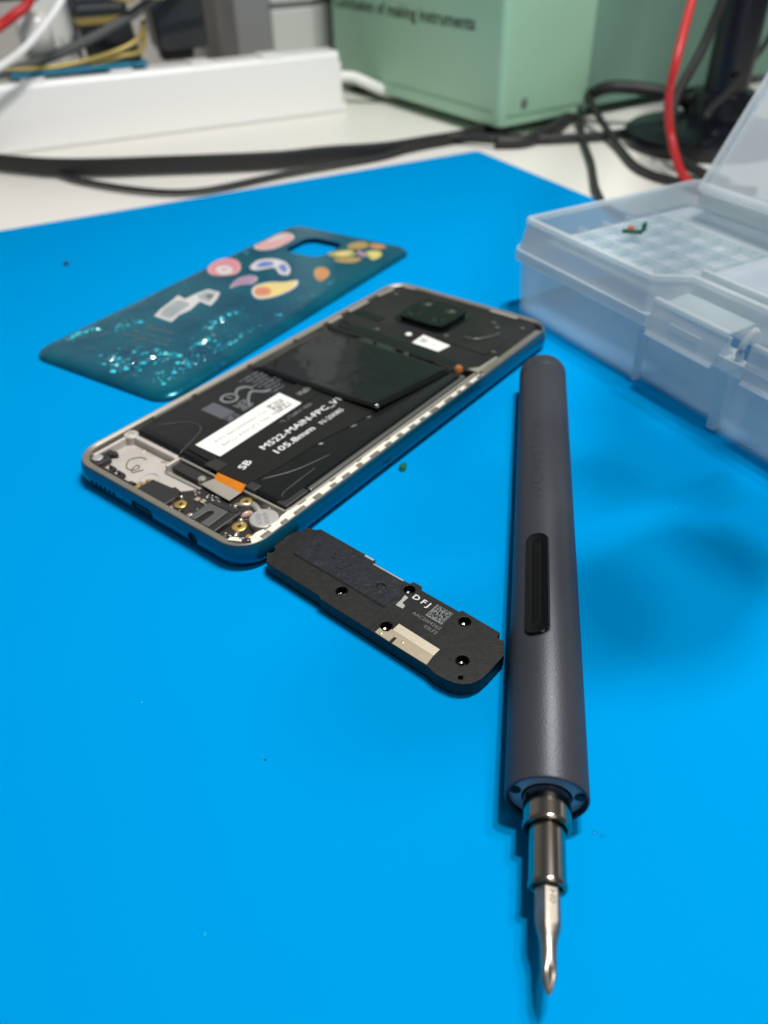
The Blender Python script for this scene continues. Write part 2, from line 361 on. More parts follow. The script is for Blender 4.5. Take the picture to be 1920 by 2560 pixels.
boxp('socket_tongue', -5.9, -0.5, -82.5, -82.3, 3.9, 4.3, M['black'], pu)
boxp('headphone_bore', 16.0, 20.2, -82.25, -80.7, 2.2, 6.2, M['cavity'], phone)
boxp('speaker_mesh', -27.3, -14.6, -82.2, -80.8, 3.0, 4.7, M['cavity'], phone)
# metal rim
out1 = rr(-37.35, 37.35, -81.9, 81.9, 8.9, 10); 
in1 = rr(-35.9, 36.85, -79.6, 80.2, 7.0, 10)
loft('rim', [[(x, y, 6.9) for x, y in out1], [(x, y, 7.8) for x, y in out1], [(x, y, 8.0) for x, y in rr(-37.1, 37.1, -81.65, 81.65, 8.7, 10)],
             [(x, y, 7.55) for x, y in rr(-36.1, 36.95, -79.8, 80.4, 7.1, 10)], [(x, y, 7.3) for x, y in in1], [(x, y, 3.2) for x, y in in1], [(x, y, 3.0) for x, y in out1]],
     M['rim'], phone, closed=True, smooth=30)
# floor of the chassis
prism('chassis_floor', rr(-35.4, 36.4, -79.7, 80.2, 7, 8), 2.5, 3.2, M['chassis'], phone)
cav = [(-35.0, -78.6), (-33.0, -79.0), (-17.5, -78.9), (-14.5, -77.0), (-12.5, -73.4), (-2.5, -72.0), (3.2, -66.6), (2.8, -65.6), (-12.0, -66.0), (-12.6, -62.2), (-35.0, -61.6)]
prism('speaker_well', cav, 3.3, 3.75, M['chassis'], phone, 0.3)
boxp('well_wall', -35.0, -12.8, -62.4, -60.6, 3.2, 6.3, M['chassis'], phone, 0.4)
boxp('well_wall', -13.0, -11.9, -66.2, -60.8, 3.2, 5.9, M['chassis'], phone, 0.35)
boxp('well_wall', -35.3, -33.9, -76.0, -61.0, 3.2, 6.4, M['chassis'], phone, 0.4)
prism('well_ledge', [(-12.2, -67.4), (2.4, -67.0), (2.4, -66.4), (-12.2, -66.5)], 3.7, 4.3, M['rail'], phone, 0.15)
lathe_z('screw_boss', [(2.3, 3.2), (2.3, 6.4), (2.0, 6.7), (1.0, 6.7), (0.9, 5.4)], -34.2, -61.9, M['chassis'], phone)
lathe_z('round_recess', [(2.9, 3.72), (2.9, 4.05), (2.6, 4.15), (2.3, 4.05), (2.25, 3.72)], -13.6, -71.6, M['chassis'], phone, close=True)
tube('pen_mark', [(-22.4, -66.0, 3.83), (-24.8, -66.2, 3.83), (-26.6, -69.2, 3.83), (-24.0, -72.3, 3.83), (-21.4, -72.0, 3.83), (-20.6, -70.2, 3.83), (-22.2, -69.4, 3.83), (-22.0, -71.6, 3.83), (-20.4, -72.8, 3.83), (-18.8, -70.0, 3.83)], 0.16, M['ink'], phone, n=6, k=5)
# corner rubber and its capped screw
prism('corner_rubber', rr(-35.2, -29.6, -78.6, -72.6, 1.6, 4), 3.2, 5.7, M['rubber'], phone, 0.5)
prism('corner_rubber', [(-35.2, -72.4), (-32.0, -72.4), (-30.2, -70.6), (-31.0, -69.6), (-35.2, -70.4)], 3.2, 5.4, M['rubber'], phone, 0.4)
lathe_z('corner_contact', [(1.7, 5.6), (1.65, 6.0), (1.3, 6.2), (0.5, 6.1)], -32.8, -75.8, M['steel'], phone)
prism('gasket', [(-29.4, -77.7), (-14.4, -77.7), (-13.6, -76.4), (-15.8, -76.6), (-16.4, -77.2), (-19.9, -77.2), (-20.0, -75.4), (-23.4, -75.3), (-23.4, -76.1), (-21.0, -76.2), (-20.9, -77.1), (-24.6, -77.1), (-24.8, -75.0), (-27.8, -75.0), (-27.8, -75.8), (-25.6, -75.9), (-25.6, -77.0), (-29.4, -76.9)], 3.8, 5.0, M['cloth'], phone, 0.1)
# battery
bat = loft('battery', [[(x, y, 3.3) for x, y in rr(-34.6, 29.6, -59.6, 33, 1.5, 4)], [(x, y, 5.9) for x, y in rr(-34.6, 29.6, -59.7, 33, 1.5, 4)], [(x, y, 6.8) for x, y in rr(-34.2, 29.2, -58.9, 33, 1.8, 4)], [(x, y, 7.05) for x, y in rr(-33.2, 28.0, -57.4, 32, 2.0, 4)]], M['battery'], phone, smooth=25)
tube('crease_highlight', [(-31, -54, 7.06), (-24, -47, 7.1), (-17.5, -47.4, 7.1), (-13.4, -58.4, 6.9), (-13.3, -60.2, 6.0)], 0.14, M['darkrail'], phone, n=6)  # fold highlights painted as grey lines on the black wrap
tube('crease_highlight', [(17.2, -55.2, 7.06), (22, -46.0, 7.12), (25, -34, 7.1)], 0.13, M['darkrail'], phone, n=6)
tube('crease_highlight', [(27.6, -57.6, 6.9), (26.6, -55, 7.1), (26.0, -42, 7.1)], 0.12, M['darkrail'], phone, n=6)
boxp('cell_tape', 27.4, 31.4, -60.0, -50.5, 4.0, 6.6, M['rubber'], phone, 0.4)
boxp('front_wall', -12.0, 33.6, -61.3, -60.5, 3.2, 6.0, M['rail'], phone, 0.25)
# long rails between battery and the right edge
prism('side_wall', [(29.9, -50), (31.6, -50), (31.6, 30.6), (30.6, 31.2), (26.6, 30.6), (27.2, 29.4), (29.9, 29.4)], 3.2, 6.5, M['darkrail'], phone, 0.5)
boxp('side_rail', 32.9, 34.0, -60.6, 36.0, 3.2, 7.3, M['rail'], phone, 0.35)
boxp('side_rail', 32.0, 33.2, -61.4, -59.0, 3.2, 6.6, M['rail'], phone, 0.35)
# stepped ledge, metal highlight painted in as pale colour, and its snap tabs
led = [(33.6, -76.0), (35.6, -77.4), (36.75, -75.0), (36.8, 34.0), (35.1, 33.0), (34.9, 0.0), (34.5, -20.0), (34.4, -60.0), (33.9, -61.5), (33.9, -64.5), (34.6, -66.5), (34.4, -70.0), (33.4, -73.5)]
prism('highlight_ledge', led, 6.0, 7.72, M['highlight'], phone, 0.15)
y = -74.2; k = 0
while y < 32:
    ln = (4.2, 3.4, 5.0, 4.4, 2.8)[k % 5] * random.uniform(.75, 1.2)
    boxp('snap_tab', 35.95 if k % 3 else 35.6, 36.9, y, y + ln * .8, 7.1, 8.03, M['rim'], phone, 0.1)
    if k % 2 == 0: boxp('snap_notch', 34.3, 34.95, y + ln * .7, y + ln + 1.3, 7.0, 7.9, M['rim'], phone, 0.1)
    y += ln + (3.4, 2.4, 3.0)[k % 3]; k += 1
prism('corner_clip', [(30.0, -80.6), (33.4, -78.9), (33.0, -78.1), (32.2, -78.5), (31.9, -78.0), (29.8, -79.2)], 7.9, 8.25, M['highlight'], phone, 0.1)
# left edge: seam pieces
for a, b in ((-52, -36), (-34, -10), (-8, 14), (16, 31)):
    boxp('edge_seam', -35.35, -34.75, a, b, 6.6, 7.75 + 0.1 * random.random(), M['rail'], phone, 0.2)
# bottom circuit board
prism('bottom_board', [(-11.0, -79.3), (-10.6, -73.4), (-1.6, -72.6), (3.4, -67.2), (4.4, -61.7), (22, -61.7), (24.2, -63.6), (33.0, -75.4), (30.5, -79.0), (26, -79.4)], 3.9, 4.7, M['pcb'], phone, 0.1)
ub = prism('usb_housing', [(-9.6, -79.4), (3.0, -79.4), (3.2, -75.6), (1.6, -72.3), (-1.2, -71.9), (-1.4, -72.7), (-3.6, -72.9), (-9.4, -73.4)], 4.6, 6.6, M['black'], phone, 0.35)
for i, (x, y2) in enumerate(((-11.5, -77.6), (-11.0, -75.8), (-10.6, -74.0))):
    prism('spring_contact', [(x - 1.1, y2 - .6), (x + 0.9, y2 - .7), (x + 1.0, y2 + .5), (x - .4, y2 + .8)], 4.6, 5.5 + .2 * i, M['pad'], phone, 0.2)
prism('flat_pad', [(-15.6, -77.4), (-12.9, -77.6), (-12.7, -74.3), (-14.9, -74.2)], 3.75, 3.95, M['champagne'], phone, 0.05)
def ring(x, y2, r, r0=0.62):
    q = lathe_z('screw_pad', [(r, 4.65), (r, 4.95), (r - .15, 5.05), (r0 + .1, 5.05), (r0, 4.95), (r0, 4.65)], x, y2, M['pad'], phone, close=True)
    lathe_z('screw_hole', [(r0 + .02, 4.6), (r0 + .02, 4.74)], x, y2, M['cavity'], q, n=16)
ring(4.6, -75.3, 1.75); ring(25.3, -72.3, 2.05); ring(18.8, -63.4, 1.75)
lathe_z('test_pad', [(0.75, 4.65), (0.75, 4.82), (0.6, 4.88)], 30.2, -73.6, M['pad'], phone, n=16)
boxp('solder_joint', 2.0, 3.2, -77.8, -76.6, 4.7, 5.3, M['solder'], phone, 0.35)
prism('solder_joint', [(1.2, -78.9), (3.4, -78.6), (2.4, -77.2), (1.4, -77.4)], 4.7, 5.5, M['pad'], phone, 0.3)
def blob(name, x, y2, rx, ry, hgt, m, rot=0, z=4.6):
    l = []
    for kk in range(5):
        t = kk / 4 * math.pi / 2; l.append([(x + (a * math.cos(rot) - b * math.sin(rot)), y2 + (a * math.sin(rot) + b * math.cos(rot)), z + hgt * math.sin(t)) for a, b in ell(0, 0, rx * max(math.cos(t), .05), ry * max(math.cos(t), .05), 14)])
    return loft(name, l, m, phone)
blob('solder_joint', 19.0, -65.2, 2.6, 0.8, 1.0, M['solder'], 0.6); blob('solder_joint', 17.9, -66.9, 0.7, 0.5, 0.8, M['solder'])
blob('solder_joint', 27.0, -74.9, 1.5, 0.6, .7, M['solder'], -1.2); blob('solder_joint', 2.2, -73.0, 0.8, 0.6, 0.8, M['solder'])
blob('glue_drop', 23.4, -67.6, 0.95, 2.0, 1.5, M['pink_wire'], -0.3); blob('solder_joint', 23.9, -70.4, 1.0, .9, 1.1, M['solder'])
blob('glue_drop', 22.9, -63.6, 3.2, 1.1, 1.1, M['rail'], -0.35); blob('solder_joint', 27.3, -62.7, 0.9, 0.6, 1.6, M['solder'])
for x, y2 in ((7.0, -71.4), (9.0, -71.1)): boxp('chip_capacitor', x - .65, x + .65, y2 - .5, y2 + 1.1, 4.7, 5.35, M['champagne'], phone, 0.15)
boxp('chip_capacitor', 10.0, 11.3, -77.9, -76.6, 4.7, 5.3, M['solder'], phone, 0.2)
rnd = random.Random(3)
for i in range(34):
    x, y2 = (rnd.uniform(6.0, 12.5), rnd.uniform(-68.8, -66.8)) if i < 14 else ((rnd.uniform(9.2, 12.4), rnd.uniform(-77, -69.4)) if i < 26 else (rnd.uniform(26, 31.4), rnd.uniform(-75.8, -74.2)))
    boxp('silk_mark', x, x + rnd.uniform(.15, .5), y2, y2 + rnd.uniform(.15, .5), 4.69, 4.715, M['print_white'], phone)
rnd = random.Random(17)
for x0, x1, y0, y1, kk in ((15.8, 23.4, -67.6, -64.6, 7), (24.0, 28.6, -78.4, -75.2, 8), (3.6, 8.4, -78.8, -76.8, 6), (0.6, 5.6, -72.4, -68.4, 6), (11.0, 13.2, -78.8, -75, 4)):
    for _ in range(kk):
        x, y2 = rnd.uniform(x0, x1), rnd.uniform(y0, y1); a, b = rnd.choice(((.7, .4), (.4, .7), (.9, .6)))
        q = boxp('chip_part', x - a / 2, x + a / 2, y2 - b / 2, y2 + b / 2, 4.66, 4.66 + rnd.uniform(.25, .5), M[rnd.choice(('champagne', 'rubber', 'print_grey', 'solder'))], phone, .06)
for x, y2 in ((-33.8, -70), (-27, -63.0), (-16.6, -63.2)): blob('glue_spot', x, y2, 1.6, .6, .35, M['champagne'], random.random() * 2, 3.72)
# board connector with its steel stiffener and orange flex
fx = mesh('orange_flex', [(3.9, -59.0, 7.2), (14.7, -58.6, 7.2), (15.5, -60.2, 6.8), (4.2, -60.6, 6.8), (15.9, -62.4, 5.9), (4.6, -62.4, 5.9)], [(0, 1, 2, 3), (3, 2, 4, 5)], M['orange'], phone)
sol = fx.modifiers.new('t', 'SOLIDIFY'); sol.thickness = .12 * S
prism('stiffener', [(3.2, -66.2), (4.2, -62.3), (15.6, -62.3), (15.6, -66.8), (9, -66.6)], 5.55, 5.95, M['plate'], phone, 0.12)
boxp('connector', 4.2, 15.0, -66.3, -62.6, 4.6, 5.6, M['rubber'], phone, 0.1)
lathe_z('locating_pin', [(1.2, 4.0), (1.2, 5.9), (.9, 6.2), (.3, 6.2)], 1.4, -64.2, M['rail'], phone)
# headphone socket
jk = prism('headphone_jack', [(12.4, -73.6), (12.4, -69.9), (17.6, -68.2), (22.8, -68.6), (22.8, -78.8), (14.0, -79.4)], 4.6, 6.3, M['black'], phone, 0.35)
prism('jack_cap', [(13.0, -79.0), (15.2, -79.2), (15.4, -74.6), (16.4, -73.4), (17.6, -74.2), (17.7, -79.2), (20.6, -79.0), (20.2, -71.2), (13.0, -71.6)], 6.2, 7.0, M['greyrubber'], jk, 0.2)
boxp('jack_slot', 15.2, 17.8, -79.3, -73.3, 6.25, 6.36, M['cavity'], jk)
prism('jack_step', [(13.0, -71.0), (20.4, -70.6), (22.4, -69.0), (17.6, -68.6), (13.0, -70.0)], 6.25, 6.6, M['black'], jk, .15)
# vibration motor
cm = lathe_z('vibration_motor', [(4.05, 4.0), (4.05, 6.6), (3.85, 6.8), (3.5, 6.85)], 30.0, -67.2, M['steel'], phone, n=40)
lettering('lettering', 'E009', 1.3, M['midgrey'], cm, (32.9, -67.9, 6.87), (-.80, .60, 0), (-.60, -.80, 0), width=4.6)
lettering('lettering', 'SOEJI', 1.3, M['midgrey'], cm, (31.6, -69.5, 6.87), (-.80, .60, 0), (-.60, -.80, 0), width=4.6)
boxp('black_foam', -11.4, 2.4, -65.2, -61.5, 3.6, 5.2, M['cloth'], phone, 0.3)
# ribbon cables over the battery
fp = [(3.6, -60.2), (15.0, -59.6), (16.2, -55.0), (17.2, -46.0), (17.6, -40.6), (17.9, -28.4), (20.0, -17), (20.9, -3.0), (-1.4, -3.0), (-1.4, -20), (-1.0, -55.5), (1.6, -58.4)]
prism('main_ribbon', fp, 7.1, 7.35, M['fpc'], phone, 0.06)
fq = [(-12.6, -57.6), (-1.2, -58.0), (-1.6, -16), (-1.2, -3), (-12.0, -3)]
prism('narrow_ribbon', fq, 7.07, 7.5, M['fpc'], phone, 0.08)
boxp('black_tape', -1.6, 4.0, -60.3, -56.0, 7.3, 7.5, M['rubber'], phone, 0.08)
boxp('black_tape', 15.5, 19.5, -60.6, -57.4, 5.2, 7.2, M['rubber'], phone, 0.3)
lb = prism('paper_label', [(-11.5, -54.9), (-0.7, -54.7), (-1.8, -17.4), (-12.4, -16.8)], 7.5, 7.62, M['paper'], phone)
UX, VY = (0, 1, 0), (-1, 0, 0)           # text that reads along the telephone, away from the port end
lettering('lettering', 'P/N 46020000001D0', 1.7, M['print_label'], lb, (-6.9, -50.4, 7.63), UX, VY, width=22.5)
lettering('lettering', 'B4G2-A4X2F3 N0J 0BN', 1.7, M['print_label'], lb, (-3.6, -50.4, 7.63), UX, VY, width=26)
cells('printed_code', (-9.9, -26.0), (0.3, 6.6), (6.4, 0), 12, 12, 7.63, M['print_label'], lb, .55, True, 5)
lettering('lettering', 'M522-MAIN-FPC_V1', 2.5, M['print_white'], phone, (7.4, -44.3, 7.37), UX, VY, width=36.5, bold=0.05)
lettering('lettering', '105.8mm', 2.5, M['print_white'], phone, (12.2, -43.9, 7.37), UX, VY, width=17.0, bold=0.05)
lettering('lettering', 'N-20085', 2.0, M['print_white'], phone, (12.3, -23.0, 7.37), UX, VY, width=10.6)
lettering('lettering', 'SB', 2.5, M['print_white'], phone, (9.9, -55.2, 7.37), (-0.2, .98, 0), (-.98, -.2, 0), width=4.6, bold=0.06)
cells('printed_rows', (-7.6, -14.0), (0, 6.5), (2.2, 0), 14, 5, 7.52, M['print_grey'], phone, .5, False, 71)
cells('printed_rows', (0.0, -30), (0, 15), (1.5, 0), 16, 3, 7.37, M['print_dim'], phone, .5, False, 72)
# battery print
boxp('printed_patch', -26.6, -16.6, -39.2, -33.6, 7.055, 7.07, M['print_dim'], phone)
cells('printed_rows', (-16.2, -39.0), (0, 5.0), (3.4, 0), 6, 7, 7.07, M['print_dim'], phone, .6, False, 8)
lathe_z('printed_mark', [(3.2, 7.06), (3.2, 7.085), (2.2, 7.085), (2.2, 7.06)], -24.4, -28.6, M['print_grey'], phone, close=True)
tube('printed_mark', [(-25.6, -28.8, 7.08), (-23.2, -28.4, 7.08)], .35, M['print_grey'], phone, n=6)
tube('printed_mark', [(-24.2, -26.0, 7.05), (-26.2, -23.0, 7.05), (-25.0, -20.4, 7.05), (-22.4, -19.6, 7.05)], .6, M['print_grey'], phone, n=6)
tube('printed_mark', [(-15.0, -28.6, 7.05), (-19.0, -25.0, 7.05), (-21.2, -21.4, 7.05), (-18.0, -19.2, 7.05), (-16.8, -16.8, 7.05)], .6, M['print_grey'], phone, n=6)
cells('printed_rows', (-20.0, -31.4), (0, 5.4), (5.6, 0), 6, 6, 7.07, M['print_dim'], phone, .75, False, 9)
for i in range(8):
    cells('printed_rows', (-30.2 + i * 2.05, -18.6 + (i % 3)), (0, (11, 9, 12, 8, 10, 8, 7, 6)[i]), (1.1, 0), (22, 18, 24, 16, 20, 16, 14, 12)[i], 3, 7.07, M['print_dim'], phone, .72, False, 60 + i)
blob('wrap_nick', 18.8, -31.2, 0.9, 0.35, 0.2, M['rail'], 0.9, 7.05); blob('wrap_nick', 20.6, -17.4, 1.3, 0.35, .2, M['print_grey'], 1.3, 7.05); blob('wrap_nick', 21.2, -10.5, .9, 0.3, .2, M['print_grey'], 1.3, 7.05)
# glossy graphite film, its near corner lifted
gv, gf = [], []
NX, NY = 14, 12
for i in range(NX + 1):
    for j in range(NY + 1):
        a, b = i / NX, j / NY
        x0, x1 = -33.8, 21.8 + 4.6 * b
        xx = x0 + (x1 - x0) * a; yy = (-9.6 + 2.6 * a) + (31.5 - (-9.6 + 2.6 * a)) * b
        zz = 7.62 + 1.1 * (a ** 2.5) * ((1 - b) ** 2) + 0.12 * math.sin(a * 7 + b * 4) * b + 0.06 * math.sin(a * 15 + 3 * b)
        gv.append((xx, yy, zz))
for i in range(NX):
    for j in range(NY):
        p0 = i * (NY + 1) + j; gf.append((p0, p0 + NY + 1, p0 + NY + 2, p0 + 1))
fl = mesh('graphite_sheet', gv, gf, M['film'], phone, True)
sd = fl.modifiers.new('t', 'SOLIDIFY'); sd.thickness = .08 * S
# board cover at the camera end
cp = prism('board_cover', [(-34.4, 31.2), (26.0, 30.6), (28.0, 32.4), (31.8, 33.4), (34.0, 38.0), (34.2, 74.0), (31.0, 79.3), (-30.0, 79.6), (-34.6, 75.0)], 3.5, 7.55, M['cover_plate'], phone, 0.4)
prism('cover_step', [(-33.8, 33.0), (24.5, 32.4), (24.5, 36.0), (-6.0, 37.6), (-33.8, 38.6)], 7.5, 7.68, M['film'], cp, 0.25)
prism('cover_step', [(9.6, 46.6), (30.0, 46.0), (30.4, 62.0), (10.0, 62.6)], 7.5, 7.85, M['cover_plate'], cp, 0.25)
prism('cover_step', [(-32.0, 46.0), (-19.0, 45.4), (-18.6, 50.0), (-31.4, 50.8)], 7.5, 7.7, M['film'], cp, 0.15)
ca = loft('camera_island', [[(x, y, 7.4) for x, y in rr(-16.6, 8.0, 50.4, 73.0, 4.5, 6)], [(x, y, 7.9) for x, y in rr(-16.6, 8.0, 50.4, 73.0, 4.5, 6)], [(x, y, 8.0) for x, y in rr(-15.2, 6.6, 51.8, 71.6, 4.5, 6)], [(x, y, 9.3) for x, y in rr(-15.2, 6.6, 51.8, 71.6, 4.2, 6)], [(x, y, 9.6) for x, y in rr(-14.8, 6.2, 52.2, 71.2, 4, 6)]], M['lensglass'], phone, smooth=30)
for x, y2, r in ((-9.8, 66.6, 3.2), (1.6, 66.4, 3.2), (-9.6, 57.0, 3.2), (1.6, 57.2, 2.8)):
    ln = lathe_z('camera_lens', [(r, 9.55), (r, 9.72), (r - .5, 9.75), (r - .7, 9.66)], x, y2, M['screwcup'], ca, n=28)
    lathe_z('lens_element', [(r * .45, 9.6), (r * .4, 9.7), (r * .15, 9.74)], x, y2, M['greyrubber'] if r > 3 and y2 > 60 else M['lensglass'], ln, n=20)
wt = prism('white_tag', [(2.6, 38.4), (14.6, 38.0), (15.6, 44.4), (2.4, 46.0)], 7.85, 7.98, M['paper'], phone, 0.03)
cells('printed_code', (3.8, 40.6), (3.0, 0), (0, 3.2), 8, 8, 7.99, M['print_label'], wt, .55, True, 12)
cells('printed_rows', (8.0, 41.0), (5, -.2), (0, .8), 10, 2, 7.99, M['print_label'], wt, .4, False, 73)
lathe_z('ivory_dot', [(1.25, 7.5), (1.25, 7.95), (.9, 8.05)], -2.6, 43.4, M['paper'], phone, n=18)
lathe_z('orange_seal', [(1.5, 5.0), (1.5, 7.9), (1.0, 8.5), (.3, 8.6)], 27.4, 32.2, M['chiporange'], phone, n=18)
for pl in ([(-34.9, 64.6), (-33.3, 64.6), (-32.4, 74.0), (-34.0, 74.4)], [(11.5, 78.0), (23.8, 77.9), (23.8, 79.8), (11.4, 79.9)], [(-30.2, 77.6), (-25.4, 78.4), (-25.6, 79.9), (-30.2, 79.2)], [(-35.0, 46.0), (-33.4, 46.0), (-33.2, 58.0), (-34.9, 58.0)], [(-34.9, 33.4), (-33.0, 33.4), (-33.0, 41.0), (-34.9, 41.0)]):
    prism('contact_strip', pl, 7.5, 8.02, M['plate'], phone, 0.15)
boxp('edge_flex', 34.6, 36.8, 34.2, 74.0, 6.4, 7.9, M['rim'], phone, 0.2)
prism('edge_bracket', [(30.2, 33.6), (34.5, 33.4), (34.5, 47), (33.4, 47.0), (32.8, 37)], 7.4, 7.9, M['plate'], phone, 0.2)
for x, y2 in ((18.5, 70.2), (21.6, 67.4), (29.8, 72.4), (31.0, 49.5), (-29.0, 70.2), (9.6, 50.6), (-15, 39.8)):
    lathe_z('cover_screw', [(1.0, 7.5), (1.0, 7.95), (.75, 8.05), (.3, 7.9)], x, y2, M['darkrail'], phone, n=14)
tube('antenna_wire', [(16.0, 53.0, 8.0), (20.5, 54.2, 8.0), (24.2, 59.8, 8.0), (25.2, 63.4, 8.0)], .4, M['darkrail'], phone, n=6)

# ------------------------------------------------------------------ removed back cover
cr = R(-38.81); bx, by = -93.5 + 1.5, 42.4
bc = empty('phone_back_cover', 'teal glittery phone back cover with coloured stickers, lying loose on the mat', 'phone cover',
           (-13.92 + bx * math.cos(cr) - by * math.sin(cr), 236.27 + bx * math.sin(cr) + by * math.cos(cr), 0), -38.81 + 5.2)
def cl(ins, z): return [(x, y, z) for x, y in rr(-36.8 + ins, 36.8 - ins, -84.2 + ins, 84.2 - ins, max(8.5 - ins, 3), 8)]
glass = loft('cover_shell', [cl(6, 2.1), cl(3, 1.8), cl(1.2, 0.9), cl(.5, 0.1), cl(0, .15), cl(.1, .8), cl(.8, 1.7), cl(2.0, 2.4), cl(4.0, 2.85), cl(6.5, 3.0)], M['cover'], bc)
ch = rr(-16.6, 5.4, 48.6, 70.8, 6, 6)
cc = loft('cut', [[(x, y, -2) for x, y in ch], [(x, y, 6) for x, y in ch]], None, bc, smooth=False)
boolean(glass, [cc])
for pg in glass.data.polygons: pg.use_smooth = True
glass.data.set_sharp_from_angle(angle=R(35))
def off(pts): return [(x - 1.5, y - .4) for x, y in pts]
def smoothpoly(pts, k=4):
    n = len(pts); P = [Vector((*p, 0)) for p in pts]; out = []
    for i in range(n):
        a, b, c, d = P[i - 1], P[i], P[(i + 1) % n], P[(i + 2) % n]
        for j in range(k):
            t = j / k; q = 0.5 * ((2 * b) + (c - a) * t + (2 * a - 5 * b + 4 * c - d) * t * t + (3 * b - a - 3 * c + d) * t ** 3); out.append((q.x, q.y))
    return out
def shrink(pts, f):
    cx = sum(p[0] for p in pts) / len(pts); cy = sum(p[1] for p in pts) / len(pts)
    return [(cx + (x - cx) * f, cy + (y - cy) * f) for x, y in pts]
def stick(label, layers):
    root = None
    for i, (pts, m) in enumerate(layers):
        o = prism('sticker' if i == 0 else 'sticker_print', smoothpoly(off(pts)), 3.0, 3.16 + .05 * i, M[m], root or bc)
        if root is None: root = o; o['label'] = label
pink = [(-34.3, 46.3), (-36.0, 54.8), (-33.6, 66.3), (-29.2, 69.6), (-23.3, 66.1), (-19.6, 58.4), (-22.3, 48.5), (-27.3, 43.5)]
pink = [(min(max(x, -30.5), -19), y) for x, y in [(x + 2.5, y) for x, y in pink]]
stick('pale pink oval sticker', [(pink, 's_white'), (shrink(pink, .92), 's_pink'), (shrink(pink[:5], .5), 's_white')])
face = [(-30.5, 12.8), (-33.6, 20.9), (-32.0, 27.0), (-25.3, 27.7), (-17.7, 21.6), (-14.9, 14.9), (-19.2, 10.0), (-24.8, 8.8)]
stick('pink and white round sticker', [(face, 's_pink'), (shrink(face, .86), 's_rose'), ([(-26.6, 13.9), (-27.2, 18.5), (-22.2, 19.8), (-17.4, 15.0), (-20.2, 10.9)], 's_white'), (shrink([(-26.6, 13.9), (-27.2, 18.5), (-22.2, 19.8), (-17.4, 15.0), (-20.2, 10.9)], .35), 's_pink')])
blue = [(-14.4, 24.2), (-16.6, 32.5), (-11.9, 37.6), (-4.6, 37.6), (3.4, 31.8), (6.8, 25.6), (2.6, 24.8), (-4.0, 29.4), (-7.6, 25.1), (-10.4, 22.4)]
stick('blue winged sticker with white border', [(blue, 's_white'), ([(-12.6, 26.4), (-13.6, 32.0), (-9.6, 34.6), (-6.6, 31.4), (-9.4, 27.0)], 's_blue'), ([(-3.2, 31.6), (-2.8, 35.0), (2.0, 31.4), (4.2, 27.6), (1.6, 27.6)], 's_blue')])
pur = [(-6.8, 1.5), (-10.2, 11.4), (-7.6, 16.5), (-2.9, 15.9), (-0.8, 10.1), (-4.6, 6.4)]
stick('small mauve sticker', [(pur, 's_white'), (shrink(pur, .92), 's_purple')])
yel = [(4.8, 2.7), (1.9, 8.6), (5.0, 15.0), (10.6, 18.2), (14.6, 22.7), (18.4, 16.2), (17.9, 7.2), (15.2, 0.7), (11.1, -1.6)]
stick('yellow sticker with red patch', [(yel, 's_white'), (shrink(yel, .9), 's_yellow'), ([(5.7, 3.2), (4.7, 7.7), (9.6, 9.3), (13.4, 4.6), (10.4, 0.9)], 's_red')])
org = [(14.0, 36.2), (14.2, 40.6), (19.1, 40.0), (23.7, 34.1), (24.1, 26.7), (18.3, 30.5)]
stick('small orange sticker', [(org, 's_brown'), (shrink(org, .82), 's_orange')])
for nm, pts, m in (('olive wing sticker', [(7.7, 55.0), (9.2, 61.2), (16.5, 67.2), (19.9, 60.0), (15.7, 54.1)], 's_olive'), ('brown wing sticker', [(10.6, 67.5), (9.5, 73.7), (13.9, 77.6), (18.9, 74.1), (17.2, 68.2)], 's_brown'),
                   ('orange wing sticker', [(18.2, 76.4), (21.5, 78.6), (27.1, 77.2), (25.4, 72.8), (21.2, 72.7)], 's_orange'), ('lime wing sticker', [(22.3, 66.7), (26.5, 70.9), (30.8, 67.6), (31.6, 61.9), (29.5, 60.1)], 's_lime'),
                   ('tan wing sticker', [(14.5, 51.7), (21.2, 58.2), (25.6, 57.9), (24.1, 51.9), (17.3, 49.8)], 's_brown'), ('grey body sticker', [(15.6, 67.4), (24.6, 64.4), (24.8, 61.0), (17.3, 63.9)], 's_purple')):
    stick(nm, [(pts, m), (shrink(pts, .55), 's_yellow' if m in ('s_olive', 's_lime') else m)])
gry = [(-14.7, -36.7), (-17.3, -30.0), (-19.0, -22.6), (-20.9, -16.3), (-15.4, -17.6), (-15.2, -10.2), (-13.8, -4.9), (-6.8, -4.8), (-3.4, -10.8), (-1.1, -17.2), (-8.1, -16.3), (-5.7, -24.8), (-6.3, -30.6), (-4.2, -37.3)]
o = prism('sticker', off(gry), 3.0, 3.14, M['s_white'], bc); o['label'] = 'silver grey worn sticker'
prism('sticker_print', off([(-13.2, -35.2), (-16.4, -29.4), (-18.0, -20.6), (-14.6, -19.4), (-9.4, -20.6), (-7.6, -30.4), (-6.4, -35.6)]), 3.12, 3.19, M['s_grey'], o)
prism('sticker_print', off([(-13.6, -12.0), (-12.6, -6.6), (-7.8, -6.4), (-5.2, -11.2), (-3.6, -15.0), (-9.4, -14.6)]), 3.12, 3.19, M['s_grey'], o)
prism('sticker_print', off(ell(-8.0, -10.4, 1.6, 1.6, 10)), 3.18, 3.22, M['greyrubber'], o)
lettering('lettering', 'Redmi', 3.4, M['print_dim'], bc, (-12.4, -46.6, 3.03), (1, .04, 0), (-.04, 1, 0), width=14)
cells('printed_rows', (-14, -51.4), (20, .8), (0, 1.2), 40, 3, 3.03, M['print_dim'], bc, .55, False, 74)
cells('printed_rows', (-16, -55.0), (24, .9), (0, 1.2), 46, 3, 3.03, M['print_dim'], bc, .55, False, 75)
